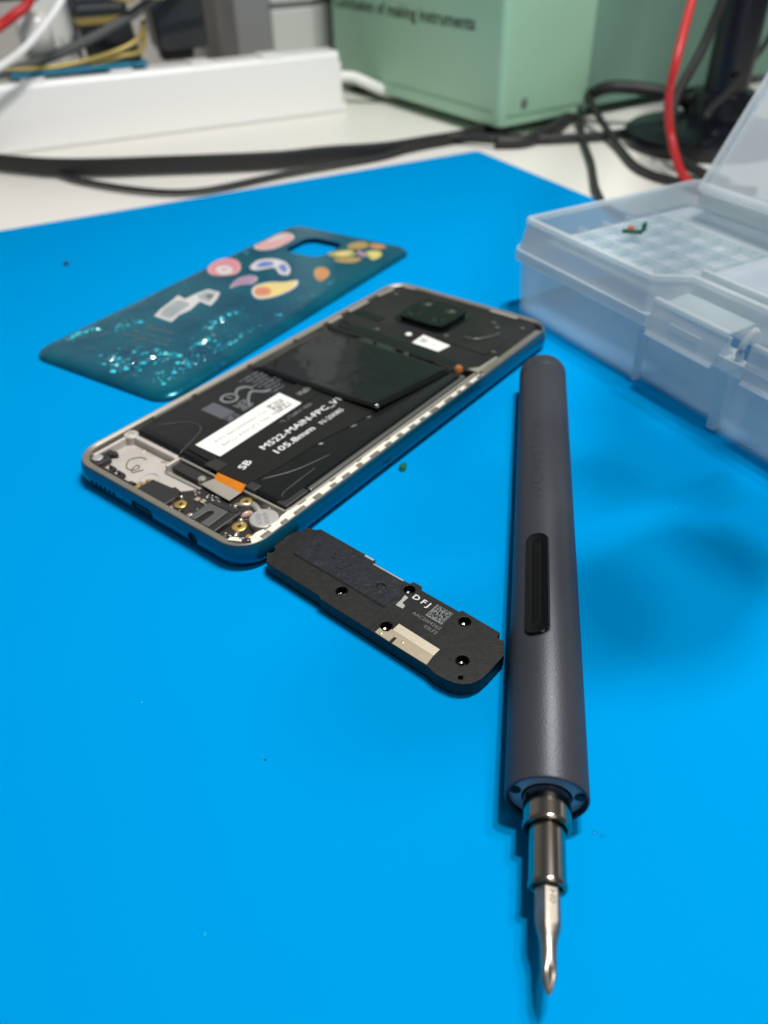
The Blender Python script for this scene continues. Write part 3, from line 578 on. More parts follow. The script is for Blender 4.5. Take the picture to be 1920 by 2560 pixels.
flk = [(19.5, -45.9), (18.4, -40.5), (23.0, -41.5), (26.4, -43.2), (11.2, -28.4), (13.3, -33.6), (11.4, -24.3), (11.7, -20.2), (13.1, -17.6), (14.2, -58.7), (12.2, -60.6), (19.4, -57.6), (1.1, -70.9), (-0.9, -71.5), (-0.4, -76.7), (7.0, -79.0), (9.6, -75.2), (2.2, -64.1), (12.0, -68.5), (29.9, -76.2), (-20.5, -51.8), (-15.6, -43.9), (-27.9, -61.6), (-29.0, -67.5), (-29.4, -65.5), (-29.5, -63.3), (23.1, -62.0), (27.2, -68.1), (30.0, -40.6), (30.0, -37.0), (-27.9, 37.0), (25.7, -53.9), (30.1, -10.0), (-26.1, -57.6), (29.2, -72.7), (15.0, -73.2)]
def glints(name, spots, m):
    rnd = random.Random(11); vs, fs = [], []
    for (x, y2, r) in spots:
        b = len(vs); n = 7; tilt = (rnd.uniform(-.35, .35), rnd.uniform(-.35, .35))
        for ring_, hz in ((1.0, 0.0), (0.6, .45)):
            for kk in range(n):
                a = 2 * math.pi * kk / n + rnd.random() * .4; dx, dy = r * ring_ * math.cos(a) * rnd.uniform(.7, 1.2), r * ring_ * math.sin(a) * rnd.uniform(.7, 1.2)
                vs.append((x + dx - 1.5, y2 + dy, 2.98 + hz * r * .5 * (1 if ring_ < 1 else 0) + dx * tilt[0] * .3 + dy * tilt[1] * .3))
        for kk in range(n):
            fs.append((b + kk, b + (kk + 1) % n, b + n + (kk + 1) % n, b + n + kk))
        fs.append(tuple(range(b + n, b + 2 * n)))
    o = mesh(name, vs, fs, m, bc); o['kind'] = 'stuff'; return o
rnd = random.Random(5); big, dim = [], []
for x, y2 in flk:
    big.append((x, y2, rnd.uniform(.5, 1.25)))
    for _ in range(5): dim.append((min(max(x + rnd.gauss(0, 2.6), -29), 30.5), max(y2 + rnd.gauss(0, 3.0), -77), rnd.uniform(.25, .6)))
for cx, cy, dx, dy, nn in ((19.0, -45.5, 2.2, 2.6, 10), (12.2, -27, 1.0, 4.2, 9), (15.5, -58.6, 3.0, 1.0, 6), (5, -72.5, 4.5, 2.6, 14), (26, -67, 2.2, 5.0, 12), (30, -40, .5, 3, 5), (-28.6, -64.6, .7, 3, 6), (-18.4, -48, 2.0, 3.4, 5)):
    for _ in range(nn):
        q = (min(max(rnd.gauss(cx, dx), -30), 30.6), max(rnd.gauss(cy, dy), -77.5), rnd.uniform(.28, .75)); (big if rnd.random() < .45 else dim).append(q)
for _ in range(26): dim.append((rnd.uniform(27.5, 30.5), rnd.uniform(-70, 30), rnd.uniform(.3, .7)))
for _ in range(12): dim.append((rnd.uniform(-29, -26), rnd.uniform(-70, 20), rnd.uniform(.3, .6)))
rs = random.Random(31); sv, sf = [], []
for cx, cy, dx, dy, nn in ((19.4, -45, 2.0, 2.6, 12), (12.2, -26, .9, 4.5, 10), (15.0, -58.6, 4.0, .8, 10), (3, -72, 5, 2.8, 16), (26, -66, 2.4, 6.0, 16), (29.6, -36, .6, 8, 10), (-28.8, -60, .8, 5, 10), (-19, -48.6, 2.6, 2.6, 8), (8, -64, 7, 4, 14)):
    for _ in range(nn):
        x, y2 = min(max(rs.gauss(cx, dx), -29.5), 29.5), max(rs.gauss(cy, dy), -76.5); a = rs.uniform(0, math.pi); l, wd = rs.uniform(.8, 2.6), rs.uniform(.12, .34)
        ca_, sa_ = math.cos(a), math.sin(a); b = len(sv)
        for p, q in ((-l / 2, 0), (0, -wd), (l / 2, 0), (0, wd)): sv.append((x + p * ca_ - q * sa_ - 1.5, y2 + p * sa_ + q * ca_, 3.012))
        sv.append((x - 1.5, y2, 3.012 + wd * .8))
        for p in range(4): sf.append((b + p, b + (p + 1) % 4, b + 4))
o = mesh('glint_shards', sv, sf, M['glint'], bc, recalc=False); o['kind'] = 'stuff'  # crack reflections drawn as pale cyan slivers
glints('glint_flecks', big, M['glint']); glints('dull_glints', dim, M['glint2'])

# ------------------------------------------------------------------ loudspeaker module
sx_, sy_ = 72.0, -71.0
sp = empty('loudspeaker_module', 'flat black loudspeaker module with champagne contact foil between phone and screwdriver', 'speaker module',
           (-13.92 + sx_ * math.cos(cr) - sy_ * math.sin(cr), 236.27 + sx_ * math.sin(cr) + sy_ * math.cos(cr), 0), -38.81 - 2.9)
so = [(-31.9, -7.2), (-33.2, -5.6), (-33.6, -1.9), (-33.8, 2.2), (-33.2, 6.5), (-32.4, 8.0), (-29.6, 8.9), (-28.9, 9.9), (-9.2, 9.9), (-8.8, 8.8), (1.4, 8.7), (3.2, 8.8), (3.6, 9.9), (6.2, 9.9), (6.9, 8.8), (18.4, 8.8), (18.7, 9.6), (29.7, 9.4), (30.0, 7.7), (31.8, 7.9), (34.2, 4.4), (34.3, -2.1), (34.1, -4.6), (33.3, -6.6), (31.8, -8.2), (29.9, -9.2), (27.5, -9.6), (25.6, -9.7), (23.0, -9.2), (7.0, -9.2), (-10.4, -9.2), (-11.4, -8.6), (-22.5, -8.6), (-28.2, -8.7), (-30.6, -8.4)]
body = prism('speaker_body', so, 0.9, 4.5, M['sp'], sp)
cuts = []
for x, y2 in ((-8.2, -3.9), (4.5, 7.0), (8.0, -5.9), (21.3, 7.0), (27.9, -2.9)):
    cuts.append(lathe_z('cut', [(1.62, 6.0), (1.62, 4.3), (1.5, 2.6), (0.85, 2.4), (.85, -1)], x, y2, None, sp, n=28, smooth=False))
cuts.append(lathe_z('cut', [(.62, 6), (.62, 1.5)], 30.4, -7.0, None, sp, n=16, smooth=False))
cuts.append(lathe_z('cut', [(1.2, 6), (1.2, -1)], -33.2, 6.6, None, sp, n=18, smooth=False)); cuts.append(lathe_z('cut', [(1.3, 6), (1.3, -1)], -33.4, -4.6, None, sp, n=18, smooth=False))
boolean(body, cuts); bev(body, 0.16, 2, 50)
for x, y2 in ((-8.2, -3.9), (4.5, 7.0), (8.0, -5.9), (21.3, 7.0), (27.9, -2.9)):
    c = lathe_z('screw_cup', [(1.60, 4.42), (1.40, 4.52), (1.36, 4.3), (1.25, 2.7), (0.82, 2.55), (.78, 1.0), (.84, 1.0), (.9, 2.3), (1.45, 2.5), (1.6, 4.2)], x, y2, M['screwcup'], sp, n=32, close=True)
    if (x, y2) in ((-8.2, -3.9), (8.0, -5.9), (27.9, -2.9)): lathe_z('cup_floor', [(.80, 1.0), (.80, 1.3)], x, y2, M['cavity'], c, n=16)
prism('lower_housing', shrink(so, .97), 0.0, 0.95, M['sp'], sp, 0.2)
pad = [(-27.3, -1.7), (-27.6, 2.0), (-28.3, 8.8), (-12.2, 8.9), (-9.6, 8.6), (-8.9, 7.9), (1.7, 7.6), (2.1, 6.6), (2.9, 5.4), (4.3, 4.4), (5.2, 3.4), (5.2, 2.2), (4.6, -0.3), (3.8, -1.1), (2.5, -1.4), (-7.5, -1.4), (-18.6, -1.6)]
pd = prism('adhesive_pad', pad, 4.4, 4.68, M['sppad'], sp, 0.08)
tube('pad_edge_line', [(-27.2, -1.95, 4.52), (-18.6, -1.85, 4.52), (-7.5, -1.65, 4.52), (2.6, -1.65, 4.52), (4.1, -1.3, 4.52)], .12, M['cavity'], pd, n=6, k=3)
tube('pad_dimple', [(-2.4, 2.4, 4.66), (-2.6, 3.8, 4.68), (-1.6, 4.3, 4.68), (-0.6, 3.8, 4.68), (-.8, 3.0, 4.67)], .22, M['screwcup'], pd, n=6, k=4)
tube('pad_dimple', [(-18.9, 4.9, 4.62), (-18.2, 5.4, 4.62)], .25, M['cavity'], pd, n=6, k=2)
for k in range(22):
    rr_ = random.Random(k + 40); x, y2, a = rr_.uniform(-26, 3), rr_.uniform(-.5, 7.2), rr_.uniform(0, 3.1); l = rr_.uniform(.8, 2.4)
    tube('pad_wrinkle', [(x, y2, 4.62), (x + l * .5 * math.cos(a), y2 + l * .5 * math.sin(a), 4.67), (x + l * math.cos(a), y2 + l * math.sin(a) * .8, 4.61)], .16, M['sppad'], pd, n=6, k=3)
boxp('silver_edge', -12.4, -9.4, 9.2, 9.75, 4.42, 4.58, M['steel'], sp); boxp('silver_edge', -8.6, 1.4, 8.32, 8.58, 4.42, 4.56, M['champagne2'], sp)
prism('grey_patch', [(4.9, 4.9), (6.1, 4.6), (6.0, 2.7), (6.3, 2.3), (7.2, 2.1), (7.4, 1.0), (5.3, 0.8)], 4.45, 4.56, M['steel'], sp)
g1 = prism('contact_foil', [(9.9, -3.4), (22.1, -3.6), (22.1, -6.0), (9.9, -5.8)], 4.45, 4.60, M['champagne2'], sp)
g2 = prism('contact_foil', [(9.6, -5.83), (22.1, -6.03), (22.5, -9.0), (12.5, -9.1), (12.4, -7.2), (11.6, -7.3), (11.6, -9.1), (7.2, -9.0), (7.2, -7.2), (8.6, -7.5), (9.5, -6.9)], 4.45, 4.585, M['champagne'], sp)
for x, y2 in ((8.5, -8.3), (14.2, -7.2)):
    lathe_z('foil_dimple', [(.5, 4.55), (.46, 4.66), (.28, 4.75), (.08, 4.76)], x, y2, M['champagne'], g2, n=16)
for k in range(3): boxp('side_notch', 24.9 + k * 1.1, 25.5 + k * 1.1, -9.72, -9.3, 1.6, 2.4, M['cavity'], sp)
lettering('lettering', 'DFJ', 1.6, M['print_white'], sp, (6.55, 5.25, 4.53), (.996, -.03, 0), (.03, .996, 0), width=5.0, bold=0.04, spacing=1.5)
lettering('lettering', 'AAC200426J2', .95, M['print_grey'], sp, (10.0, 1.1, 4.53), (1, 0, 0), (0, 1, 0), width=8.5)
lettering('lettering', '03LF2', .95, M['print_grey'], sp, (14.8, -.55, 4.53), (1, 0, 0), (0, 1, 0), width=3.7)
cells('data_matrix', (12.9, 2.75), (4.85, 0), (0, 4.6), 18, 16, 4.53, M['print_grey'], sp, .5, True, 21)

# ------------------------------------------------------------------ electric screwdriver
dv = empty('electric_screwdriver', 'slim gunmetal electric screwdriver with black button and steel bit', 'screwdriver', (28.5, 78.4, 0), 80.26 - 90)
RZ = 7.8
lathe_y('handle', [(7.35, 0.0), (7.65, 0.12), (7.8, 0.4), (7.8, 155.5), (7.72, 155.6), (7.72, 156.0), (7.8, 156.1), (7.8, 161.2), (7.6, 161.9), (7.2, 162.15), (4.0, 162.2), (.2, 162.2), (.2, 161), (4.0, 154), (7.1, 145), (7.1, .2)], M['anod'], dv, n=96, zc=RZ, smooth=35, close=True)
rg = lathe_y('front_ring', [(7.05, 1.1), (7.05, 1.3), (4.7, 1.3), (4.6, 0.7), (4.75, .6), (6.9, 1.0)], M['ringplate'], dv, n=72, zc=RZ, close=True)
for a in (12, 168):
    x, z = 5.95 * math.cos(R(a)), RZ + 5.95 * math.sin(R(a))
    lathe_y('lamp_hole', [(1.0, 0.55), (1.0, 1.15), (.7, 1.15)], M['cavity'], rg, n=18, zc=z, xc=x)
lathe_y('collar', [(4.35, 3.0), (4.35, -4.9), (4.45, -5.0), (4.45, -5.5), (4.3, -5.75), (3.6, -5.75), (3.45, -5.5), (3.4, 2)], M['chrome'], dv, n=64, zc=RZ, smooth=35, close=True)
lathe_y('chuck', [(3.2, -3.0), (3.2, -15.6), (3.35, -15.75), (3.35, -16.3), (3.2, -16.55), (2.7, -16.6), (2.35, -16.2), (2.3, -4)], M['chrome'], dv, n=56, zc=RZ, smooth=35, close=True)
# bit: hexagon, waisted shaft, four-fluted point
def hexl(rad, y2, blend=0.0, n=48, fl=0.0, rot=12):
    out = []
    for k in range(n):
        t = 2 * math.pi * k / n; ph = (t + R(rot)) % (math.pi / 3) - math.pi / 6
        rh = rad / math.cos(ph); r = rh * (1 - blend) + rad * blend
        if fl: r *= 1 - fl * (0.5 + 0.5 * math.cos(4 * t + .5)) ** 2
        out.append((r * math.cos(t), y2, RZ + r * math.sin(t)))
    return out
bl = [hexl(2.0, -10), hexl(2.0, -22.2), hexl(1.95, -22.8, .15), hexl(1.62, -24.2, .6), hexl(1.4, -25.6, 1), hexl(1.34, -26.6, 1), hexl(1.34, -28.0, 1), hexl(1.36, -28.8, 1, fl=.15), hexl(1.34, -30.2, 1, fl=.48), hexl(.72, -31.9, 1, fl=.6), hexl(.62, -32.15, 1, fl=.6), hexl(.2, -32.7, 1, fl=.4)]
bt = loft('screw_bit', bl, M['bit'], dv, smooth=20)
# stamp on the upper right flat
nh = 48 - 0
fa = R(90 - 12 - 0) ; 
ang = None
for k in range(6):
    a = R(60 * k + 30 - 12 + 0)
    if 40 < math.degrees(a) % 360 < 100: ang = a
ang = ang if ang is not None else R(78)
nrm = (math.cos(ang), 0, math.sin(ang)); tng = (math.sin(ang), 0, -math.cos(ang))
lettering('lettering', 'H0', 1.15, M['bit_ink'], bt, (nrm[0] * 2.02 - tng[0] * .35, -17.2, RZ + nrm[2] * 2.02 - tng[2] * .35), (0, -1, 0), tng, width=2.2)
# push button on the upper left of the handle
bcen = R(90 + 19)
def cyl(x, y2, rad): a = bcen - x / 7.8; return (rad * math.cos(a), y2, RZ + rad * math.sin(a))
def caps(w2, y0, y1, rad, n=12): return [cyl(x, y2, rad) for x, y2 in rr(-w2, w2, y0, y1, w2 * .85, n)]
loft('button_surround', [caps(2.85, 33.9, 67.6, 7.5), caps(2.85, 33.9, 67.6, 7.84), caps(2.5, 34.3, 67.2, 7.84)], M['cavity'], dv)
lp = [caps(2.55, 34.2, 67.3, 7.5), caps(2.55, 34.2, 67.3, 8.25), caps(2.35, 34.5, 67.0, 8.48), caps(1.5, 35.4, 66.0, 8.36), caps(.95, 36.2, 65.2, 8.5), caps(.55, 36.8, 64.6, 8.38), caps(.15, 38, 63, 8.4)]
loft('push_button', lp, M['button'], dv, smooth=30)
def dmap(a, b): return cyl(2.6 - 1.9 - b - (-1.0) - 0.0 - 1.0, 80.5 + a, 7.83) if False else cyl(-(b - 1.7), 80.5 + a, 7.825)
lettering('lettering', 'WOWSTICK', 3.4, M['anod_ink'], dv, None, None, None, width=40, mapf=dmap, spacing=1.1)

# ------------------------------------------------------------------ storage box
BO = (58.2, 307.6); ba = -62.0
bxr = empty('storage_box', 'frosted clear plastic storage box with small compartments and its lid raised', 'storage box', (*BO, 0), ba)
# local x runs along the front towards the camera, local y runs back
LX, LY = 250.0, 92.0
foot = [(2, 0), (69.6, 0), (70.2, 2.4), (105, 2.4), (106.5, -1.4), (190, -1.4), (LX, -1.4), (LX, LY), (2, LY), (0, LY - 2), (0, 2)]
def inset(pts, d):
    n = len(pts); out = []
    for i in range(n):
        p0, p1, p2 = Vector(pts[i - 1]), Vector(pts[i]), Vector(pts[(i + 1) % n])
        a = (p1 - p0).normalized(); b = (p2 - p1).normalized(); na = Vector((-a.y, a.x)); nb = Vector((-b.y, b.x))
        k = (na + nb); k = k / max(k.dot(na), .35); out.append(tuple(p1 + k * d))
    return out
def wallring(name, pts0, z0, pts1, z1, t, m, floor=False):
    """open wall of thickness t between two outlines"""
    i0, i1 = inset(pts0, t), inset(pts1, t)
    L = lambda p, z: [(x, y, z) for x, y in p]
    return loft(name, [L(pts0, z0), L(pts1, z1), L(i1, z1), L(i0, z0)], m, bxr, closed=True, smooth=30)
wallring('tray_wall', foot, 0.0, inset(foot, -1.4), 23.0, 1.4, M['pp'])
prism('tray_floor', inset(foot, 1.5), 0.3, 1.6, M['pp_thin'], bxr)
fo2 = inset(foot, -3.4)
wallring('tray_flange', fo2, 22.6, fo2, 26.6, 4.0, M['pp_rim'])
top = [(2, -0.2), (68.5, -0.2), (70.5, 1.5), (76.5, 9.6), (78, 10.0), (LX, 10.0), (LX, LY), (2, LY), (0.2, LY - 2), (0.2, 2)]
topb = [(1, -2.2), (70.0, -2.2), (72.0, 0.0), (77.5, 8.0), (79, 8.6), (LX, 8.6), (LX, LY + 2), (1, LY + 2), (-1.6, LY - 1), (-1.6, 0)]
wallring('upper_wall', topb, 26.6, top, 37.0, 1.5, M['pp_up'])
wallring('upper_rim', inset(top, -.5), 36.8, inset(top, -.3), 38.4, 2.4, M['pp_rim'])
boxp('tray_shelf', 1.8, LX - 2, 10.4, LY - 2, 26.4, 27.6, M['pp_up'], bxr)
# compartment walls
for i in range(9):
    u = 9.5 + i * 10.4
    boxp('divider', u, u + .9, 12.0, 64, 27.6, 30.6, M['pp_div'], bxr)
for j in range(5):
    v = 13.0 + j * 12.6
    boxp('divider', 2.5, 94.0, v, v + .9, 27.6, 30.6, M['pp_div'], bxr)
boxp('divider', 70.5, LX - 4, 21.0, 22.6, 27.6, 36.6, M['pp_rim'], bxr, 0.4)
boxp('inner_cover', 71.5, LX - 4, 23.0, 74.0, 33.6, 34.8, M['pp_lid'], bxr, 0.3)
for u in (14, 34, 58, 88, 120): boxp('corner_rib', u, u + 1.2, -1.0, 3.0, 4, 22, M['pp'], bxr) if False else None
prism('tray_rib', [(69.3, -1.6), (71.0, -1.6), (71.0, 1.2), (69.3, 1.2)], 0.6, 22.6, M['pp_rim'], bxr, .4)
prism('tray_rib', [(105.2, -2.8), (108.4, -2.8), (108.4, 1.0), (105.2, 1.0)], 0.6, 22.6, M['pp_rim'], bxr, .4)
# latches on the front
def latch(u0, u1):
    def sheet(name, pr, a, b, m, parent):
        n = len(pr); vs = [(a, y, z) for y, z in pr] + [(b, y, z) for y, z in pr]
        fs = [tuple(range(n)), tuple(range(n, 2 * n))[::-1]] + [(i, (i + 1) % n, n + (i + 1) % n, n + i) for i in range(n)]
        return bev(mesh(name, vs, fs, m, parent), .25)
    o = sheet('latch', [(-2.2, 32.8), (-3.2, 32.6), (-5.6, 22.6), (-4.6, 22.3)], u0, u1, M['pp_up'], bxr)
    sheet('latch_edge', [(-1.4, 33.6), (-3.3, 33.5), (-3.6, 31.8), (-2.0, 32.0)], u0 - .4, u1 + .4, M['pp_rim'], o)
    sheet('latch_web', [(-1.3, 33.0), (8.4, 33.8), (8.4, 33.1), (-1.3, 32.3)], u0 + 3, u1, M['pp'], o)
    sheet('latch_lip', [(-4.7, 24.2), (-6.6, 22.0), (-5.6, 21.6), (-4.2, 22.6)], u0 + 1, u1 - 1, M['pp_rim'], o)
    sheet('latch_slot', [(-4.0, 28.6), (-4.5, 28.5), (-5.0, 26.2), (-4.5, 26.1)], u0 + 9, u0 + 22, M['pp_rim'], o)
    sheet('latch_side', [(-2.4, 32.4), (-3.0, 32.3), (-5.4, 23.0), (1.5, 24.0), (1.5, 26.0), (-2.6, 29.0)], u1 + .5, u1 + 1.7, M['pp_rim'], o)
latch(74.5, 104.5); latch(114, 150)
tube('hinge_hook', [(110.0, -1.5, 24), (110.0, -2.5, 31), (110.0, 1.5, 35), (110.0, 4, 30), (110, 3.5, 25)], 1.2, M['pp_rim'], bxr, n=8)
# lid, hinged along the back and leaning away
th = R(57); lc, ls = math.cos(th), math.sin(th)
def lidpt(u, t, d): return (u, 79 + t * lc - d * ls, 39.5 + t * ls + d * lc)
def lidbox(name, u0, u1, t0, t1, d0, d1, m, parent):
    vs = [lidpt(u, t, d) for d in (d0, d1) for u, t in ((u0, t0), (u1, t0), (u1, t1), (u0, t1))]
    o = mesh(name, vs, [(0, 3, 2, 1), (4, 5, 6, 7), (0, 1, 5, 4), (1, 2, 6, 5), (2, 3, 7, 6), (3, 0, 4, 7)], m, parent); return bev(o, .3)
lid = lidbox('lid', 17, LX, 0, 95, 0, 1.3, M['pp_lid'], bxr)
lidbox('lid_edge', 16.2, LX, -1.2, 1.6, -0.4, 5.0, M['pp_rim'], lid); lidbox('lid_edge', 15.4, 17.6, 1.7, 96, -0.4, 4.4, M['pp_rim'], lid)
lidbox('lid_edge', 17.7, LX, 94.2, 96, -0.4, 4.4, M['pp_rim'], lid)
boxp('hinge_strip', 16, LX, 76.5, 79.6, 34, 39.2, M['pp_rim'], bxr, .5)
# scrap lying in the box
wx = math.cos(R(ba)); wy = math.sin(R(ba))
def bw(u, v): return (BO[0] + u * wx - v * wy, BO[1] + u * wy + v * wx)
x, y2 = bw(20.5, 38.0)
sc = empty('circuit_scrap', 'tiny bent green and copper scrap lying on the box compartments', 'scrap', (x, y2, 31.0), -15)
prism('green_strip', [(-4.2, -.9), (1.6, -1.0), (3.2, -1.3), (4.0, 0.6), (2.4, .7), (-4.2, 0.9)], 0, 1.4, M['chipgreen'], sc, .2)
prism('green_tail', [(2.8, -1.0), (4.6, -.6), (5.0, 1.2), (3.4, 1.0)], 1.0, 4.4, M['chipgreen'], sc, .3)
prism('copper_tab', [(-2.4, -1.3), (0.2, -1.5), (.5, 1.0), (-2.3, 1.2)], 1.35, 2.6, M['chiporange'], sc, .3)

# ------------------------------------------------------------------ specks on the mat
o = loft('green_component', [[(6 + x, 195 + y, 0) for x, y in ell(0, 0, 1.1, 1.3, 9)], [(6.1 + x, 195.2 + y, 1.3) for x, y in ell(.1, .2, 1.2, 1.0, 9)], [(6.4 + x, 195.5 + y, 2.1) for x, y in ell(.4, .3, .5, .45, 9)]], M['chipgreen'], smooth=False)
tag(o, 'tiny dark green component lying beside the phone', 'component')
o = loft('dark_crumb', [[(-151 + x, 374 + y, 0) for x, y in ell(0, 0, 1.6, 1.5, 9)], [(-151 + x, 374 + y, 1.1) for x, y in ell(.1, .1, 1.1, 1.2, 9)], [(-151 + x, 374 + y, 1.5) for x, y in ell(.1, 0, .4, .4, 9)]], M['dust'])
tag(o, 'dark crumb alone on the mat left of the back cover', 'crumb')
for x, y2, r, lab in ((38.0, 76.3, .62, 'larger clear droplet on the mat right of the screwdriver nose'), (39.3, 75.6, .45, 'smaller clear droplet on the mat right of the screwdriver nose')):
    o = lathe_z('clear_droplet', [(r, 0.01), (r * .9, .14), (r * .5, .24), (.05, .27)], x, y2, M['drop'], n=18); tag(o, lab, 'droplet', 'droplets by the screwdriver')
for x, y2, lab in ((-26, 94, 'pinhead dark speck on the empty mat below the loudspeaker module'),):
    o = lathe_z('dark_speck', [(.25, 0), (.22, .15), (.08, .22)], x, y2, M['dust'], n=9); tag(o, lab, 'speck')

# ------------------------------------------------------------------ power strip and what is plugged in
ps = empty('power_strip', 'long white power strip along the back of the desk', 'power strip', (-26.2, 694.3, -2), 24.5)
# local x to the right along the strip (so s = -x), local y behind
L0, L1 = -330, 1.5
pf = [(0, 0), (0.6, -0.3), (0.6, 38.5), (2.2, 41.5), (24, 41.5), (26, 39), (26, 0)]
n = len(pf); vs = []
for x in (L0, L1): vs += [(x, y, max(z, 0) + 2.2 if z < 5 else z + 1.5) for y, z in pf]
o = mesh('casing', vs, [tuple(range(n)), tuple(range(n, 2 * n))[::-1]] + [(i, (i + 1) % n, n + (i + 1) % n, n + i) for i in range(n)], M['white'], ps); bev(o, 1.2, 3)
boxp('base_plate', L0, 6.5, 1.2, 27, 0.0, 7.5, M['white'], ps, 1.0)
boxp('end_cap', 1.2, 3.5, 1.0, 25, 7, 36, M['white'], ps, 1.0)
for x in (-165, -107, -53, -225): 
    o = boxp('top_clip', x - 7, x + 9, 1.2, 20, 42.5, 45.0, M['white'], ps, .8)
for x in (-215, -165, -110, -53):
    q = lathe_y('socket', [(17, 25.6), (17, 27.4), (15.5, 27.4), (15.2, 26.2)], M['white'], ps, n=32, zc=23, xc=x - 2, close=True)
o = tube('mains_cable', [sp_(-3, 25, 20), sp_(-20, 20, 19), sp_(-30, 14, 15), sp_(-48, 12, 7), sp_(-66, 24, 3), sp_(-120, 60, 2.5), sp_(-200, 120, 2.5)], 4.2, M['white']); tag(o, 'thick white mains cable leaving the right end of the power strip', 'cable')
def plug(name, label, cat, s, n_, z):
    x, y2, zz = sp_(s, n_ + (14 if n_ == 30 else 0), z - (2 if n_ == 30 else 0)); return empty(name, label, cat, (x, y2, zz), 24.5)
p = plug('charger', 'black square charger plugged upright into the power strip', 'charger', 111, 30, 43)
loft('charger_body', [[(x, y, 7) for x, y in rr(-17, 18, -14, 14, 3)], [(x, y, 10) for x, y in rr(-18.5, 19.5, -15, 15, 3)], [(x + -1.5, y, 62) for x, y in rr(-20, 20, -16, 16, 3)], [(x - 1.5, y, 64) for x, y in rr(-19, 19, -15, 15, 3)]], M['black'], p, smooth=30)
loft('plug_neck', [[(x, y, 0) for x, y in rr(-15, 8, -10, 10, 3)], [(x, y, 8) for x, y in rr(-16, 9, -11, 11, 3)]], M['rubber'], p, smooth=30)
p = plug('banded_charger', 'black charger wrapped with gold bands, leaning on the power strip', 'charger', 165, 30, 43)
loft('charger_body', [[(x + 4, y, 0) for x, y in rr(-17, 19, -12, 12, 2.5)], [(x, y, 30) for x, y in rr(-17, 19, -12, 12, 2.5)], [(x - 2, y, 60) for x, y in rr(-17, 19, -12, 12, 2.5)]], M['midgrey'] if False else M['black'], p, smooth=30)
loft('gold_band', [[(x, y, 27) for x, y in rr(-18.5, 20.0, -13, 13, 3)], [(x, y, 31.5) for x, y in rr(-18.8, 19.8, -13, 13, 3)]], M['gold'], p, smooth=30)
for z in (36, 42, 48):
    for i in range(9): boxp('printed_mark', -15 + i * 3.4, -13.4 + i * 3.4 + (i * z) % 3 * .4, -12.35, -12.1, z, z + 3, M['print_grey'], p)
p = plug('white_charger', 'glossy white rounded charger at the far left of the power strip', 'charger', 212, 30, 43)
loft('charger_body', [[(x, y, 10) for x, y in rr(-11, 12, -11, 11, 8)], [(x, y, 30) for x, y in rr(-11.5, 12, -11, 11, 8)], [(x, y, 34) for x, y in rr(-10, 10.5, -9.5, 9.5, 8)], [(x, y, 36.5) for x, y in rr(-6, 6.5, -6, 6, 5)]], mat('gloss_white', (.78, .77, .73), .15), p)
loft('plug_neck', [[(x, y, 0) for x, y in rr(-9, 12, -9, 9, 4)], [(x, y, 10) for x, y in rr(-9.5, 12.5, -9.5, 9.5, 4)]], M['white'], p, smooth=30)
p = plug('socket_cube', 'pale grey block behind the white charger', 'plug', 196, 64, -2)
loft('block_body', [[(x, y, 0) for x, y in rr(-16, 14, -14, 14, 3)], [(x, y, 104) for x, y in rr(-17, 15, -14, 14, 3)], [(x, y, 108) for x, y in rr(-15, 13, -12, 12, 3)]], M['whitecab'], p, smooth=30)
o = tube('white_lead', [sp_(270, -26, 45), sp_(243, -20, 55), sp_(226, -18, 63), sp_(207, -12, 76), sp_(193, -5, 88), sp_(180, 10, 104)], 2.2, M['white']); tag(o, 'thin white lead arching over the left end of the power strip', 'cable')
o = tube('grey_lead', [sp_(290, 12, 42), sp_(246, 12, 46), sp_(214, 12, 52), sp_(185, 12, 60), sp_(156, 13, 70.5), sp_(132, 14, 82), sp_(105, 14, 101)], 3.2, M['greyrubber']); tag(o, 'dark grey cable rising across the front of the chargers', 'cable')
for dz, dn, lab in ((0, 0, 'upper gold wire looped below the grey cable'), (-4, 2, 'lower gold wire looped below the grey cable')):
    o = tube('gold_wire', [sp_(260, 14 + dn, 50 + dz), sp_(219, 9 + dn, 47.5 + dz), sp_(189, 10 + dn, 49 + dz), sp_(163, 8 + dn, 54 + dz), sp_(146, 12 + dn, 60 + dz * 2), sp_(138, 26, 68 + dz)], 1.8, M['gold']); tag(o, lab, 'wire', 'gold wires by the chargers')
o = tube('gold_coil', [sp_(172, 6, 90), sp_(150, 4, 84), sp_(140, 4, 88), sp_(128, 8, 84), sp_(100, 8, 88), sp_(92, 14, 82), sp_(84, 20, 90)], 2.0, M['gold']); tag(o, 'gold wire curling above the black charger', 'wire')
o = tube('red_lead', [sp_(250, 16, 66), sp_(234, 20, 73), sp_(224, 20, 78), sp_(213, 22, 84), sp_(206, 24, 96)], 3.2, M['red']); tag(o, 'red lead at the upper left corner', 'cable')
p = plug('teal_bar', 'flat teal bar lying along the top of the power strip', 'bar', 195, 10, 43.2)
boxp('bar_body', -42, 40, -3.5, 12, 0, 3.2, M['teal'], p, .6); boxp('bar_tip', 40.3, 52, -2, 10, 0, 2.4, M['teal'], p, .6)
p = plug('black_clip', 'small black clip above the white charger', 'clip', 222, 50, 80)
boxp('clip_body', -16, 12, -6, 6, 4, 16, M['black'], p, 1.5); boxp('clip_jaw', 12.3, 20, -4, 4, 6, 11, M['black'], p, 1)
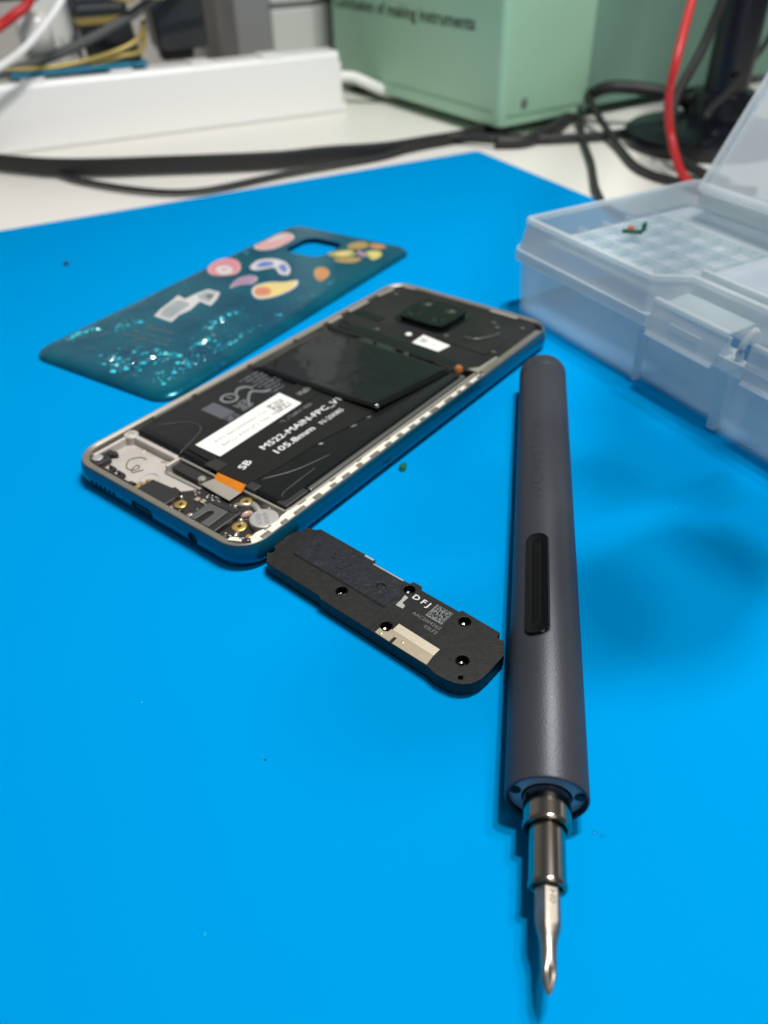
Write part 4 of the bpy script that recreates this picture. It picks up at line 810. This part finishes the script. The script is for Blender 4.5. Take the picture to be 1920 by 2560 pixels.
# background furniture
g = empty('grey_cabinet', 'narrow dark grey cabinet standing behind the power strip', 'cabinet', sp_(36, 96, -2), 24.5)
M['cabgrey'] = mat('cabinet_grey', (0.24, 0.24, 0.25), 0.5)
boxp('panel_face', -14, 17.5, 0, 40, 0, 320, M['cabgrey'], g, 2); boxp('panel_foot', -17, 17.8, -1, 44, 0, 6, M['cabgrey'], g, 1)
g = empty('white_cabinet', 'white cabinet with a thin horizontal seam behind the power strip', 'cabinet', sp_(14, 110, -2), 24.5)
prism('cabinet_lower', [(0, 0), (38, 0), (66, 20), (66, 120), (0, 120)], 0, 62, M['whitecab'], g, 1.5); prism('cabinet_upper', [(0, 0), (38, 0), (66, 20), (66, 120), (0, 120)], 66, 320, M['whitecab'], g, 1.5)
prism('cabinet_seam', [(1, 1), (38, 1), (65, 20.5), (65, 119), (1, 119)], 61.5, 66.5, M['midgrey'], g)
# ------------------------------------------------------------------ green instrument
ga = math.degrees(math.atan2(30, 49))
gm = empty('green_instrument', 'pale green metal instrument case with dark lettering on its side', 'instrument', (88, 592, -2), ga)
# local x along the bezel to the right, local y along the lettered side going back
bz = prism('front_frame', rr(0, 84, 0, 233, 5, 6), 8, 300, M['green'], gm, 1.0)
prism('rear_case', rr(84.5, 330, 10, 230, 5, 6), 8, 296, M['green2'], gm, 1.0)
for x, y2 in ((16, 20), (16, 214), (300, 30), (300, 210)): lathe_z('rubber_foot', [(9, 0), (9, 8.2)], x, y2, M['rubber'], gm, n=20)
o = lathe_y('frame_screw', [(2.6, -1.2), (2.6, .4), (.6, .4), (.5, -1.0)], M['gold'] if False else M['midgrey'], bz, n=18, zc=22, xc=21)
lathe_y('frame_screw', [(2.6, -1.2), (2.6, .4), (.6, .4), (.5, -1.0)], M['midgrey'], bz, n=18, zc=190, xc=21)
boxp('seam', -0.35, 0.2, 8, 225, 17.2, 17.9, M['green2'], bz); boxp('seam', 6, 80, -0.35, 0.2, 14.2, 14.9, M['green2'], bz)
lettering('lettering', 'Conclusion of making instruments', 8.2, M['ink'], bz, (-0.15, 226, 64), (0, -1, 0), (0, 0, 1), width=194, bold=.25)
# ------------------------------------------------------------------ stand and cables at the right
st = empty('black_stand', 'black instrument stand with a round base and thick column', 'stand', (238, 588, -2))
lathe_z('round_base', [(52, 0), (52, 9), (49, 11), (20, 13)], -14, -18, M['navy'], st, n=56)
lathe_z('column', [(14.5, 10), (14.5, 420), (13, 422)], 2, 0, M['navy'], st, n=40)
tube('shadow_arm', [(2, 0, 290), (-40, -150, 290), (-100, -320, 284), (-122, -372, 262)], 9, M['navy'], st)  # added arm above the view, carries the two shadow casters
hd = lathe_z('shadow_head', [(12, 160), (15, 166), (16, 230), (14, 256), (8, 268)], -135, -424, M['navy'], st, n=36)  # unseen heads, added to cast the soft shadow on the mat
lathe_z('shadow_head', [(10, 172), (13, 178), (14, 236), (12, 258), (8, 266)], -124, -386, M['navy'], st, n=36)
lathe_z('column_collar', [(21, 10), (21, 26), (19, 29), (16.6, 29)], 2, 0, M['navy'], st, n=40)
o = tube('flat_black_cable', [(-320, 585, 5), (-257, 552, 5), (-243, 543, 5), (-207, 530, 5), (-174, 526, 5), (-136, 527, 5), (-98, 528, 5), (-60, 533, 4.5), (-30, 544, 4), (7, 556, 2.5), (34, 573, 1.5), (70, 596, 1.0), (100, 640, 1)], 1, M['rubber'], flat=(1.4, 5.6)); tag(o, 'flat black ribbon cable standing on edge along the desk', 'cable')
o = tube('thin_black_cable', [(-290, 590, 1), (-233, 556, 1), (-208, 534, 1), (-185, 514, 1), (-154, 495, 1), (-127, 484, 1), (-108, 483, 1), (-90, 491, 1), (-57, 514, 1), (-22, 533, 1), (7, 550, 1), (34, 574, 4), (58, 583, 4), (83, 571, 4)], 1.8, M['rubber'], k=10); tag(o, 'thin black cable curving along the far edge of the mat', 'cable')
o = tube('black_cable', [(83, 571, 2), (104, 573, 2), (128, 600, 3), (146, 634, 5), (158, 640, 14), (168, 622, 24), (190, 616, 24), (213, 612, 20), (236, 622, 8)], 4.4, M['rubber']); tag(o, 'black cable looping in front of the green instrument', 'cable')
o = tube('black_cable', [(34, 577, 1.5), (62, 590, 1.5), (96, 580, 2), (130, 578, 2), (166, 584, 2), (190, 600, 2), (230, 600, 10)], 2.8, M['rubber']); tag(o, 'thick black cable lying under the edge of the green instrument', 'cable')
o = tube('black_cable', [(157, 632, 18), (160, 600, 9), (163, 560, 2), (162, 520, 1), (164, 500, 1), (172, 482, 1), (189, 468, 1), (215, 452, 1)], 2.4, M['rubber']); tag(o, 'black cable sweeping from the loop to the raised box lid', 'cable')
o = tube('black_cable', [(152, 628, 10), (149, 606, 3), (143, 568, 1), (137, 520, 1), (131, 486, 1), (127, 461, 1), (126, 430, 1), (135, 400, 1)], 2.2, M['rubber']); tag(o, 'black cable running down beside the mat corner', 'cable')
o = tube('red_cable', [(196, 440, 1), (181, 470, 3), (177, 498, 20), (172, 500, 40), (173, 502, 60), (183, 524, 86), (196, 550, 120)], 2.5, M['red']); tag(o, 'red test lead rising beside the black stand', 'cable')
o = tube('black_lead', [(196, 500, 30), (205, 516, 32), (224, 545, 34), (245, 577, 40), (268, 600, 60), (290, 630, 100)], 2.0, M['rubber']); tag(o, 'thin black lead climbing to the right of the stand', 'cable')
o = tube('black_lead', [(205, 470, 1), (196, 486, 2), (186, 512, 8), (190, 540, 30), (210, 562, 60), (224, 570, 110)], 3.0, M['rubber']); tag(o, 'black lead bending up in front of the stand column', 'cable')
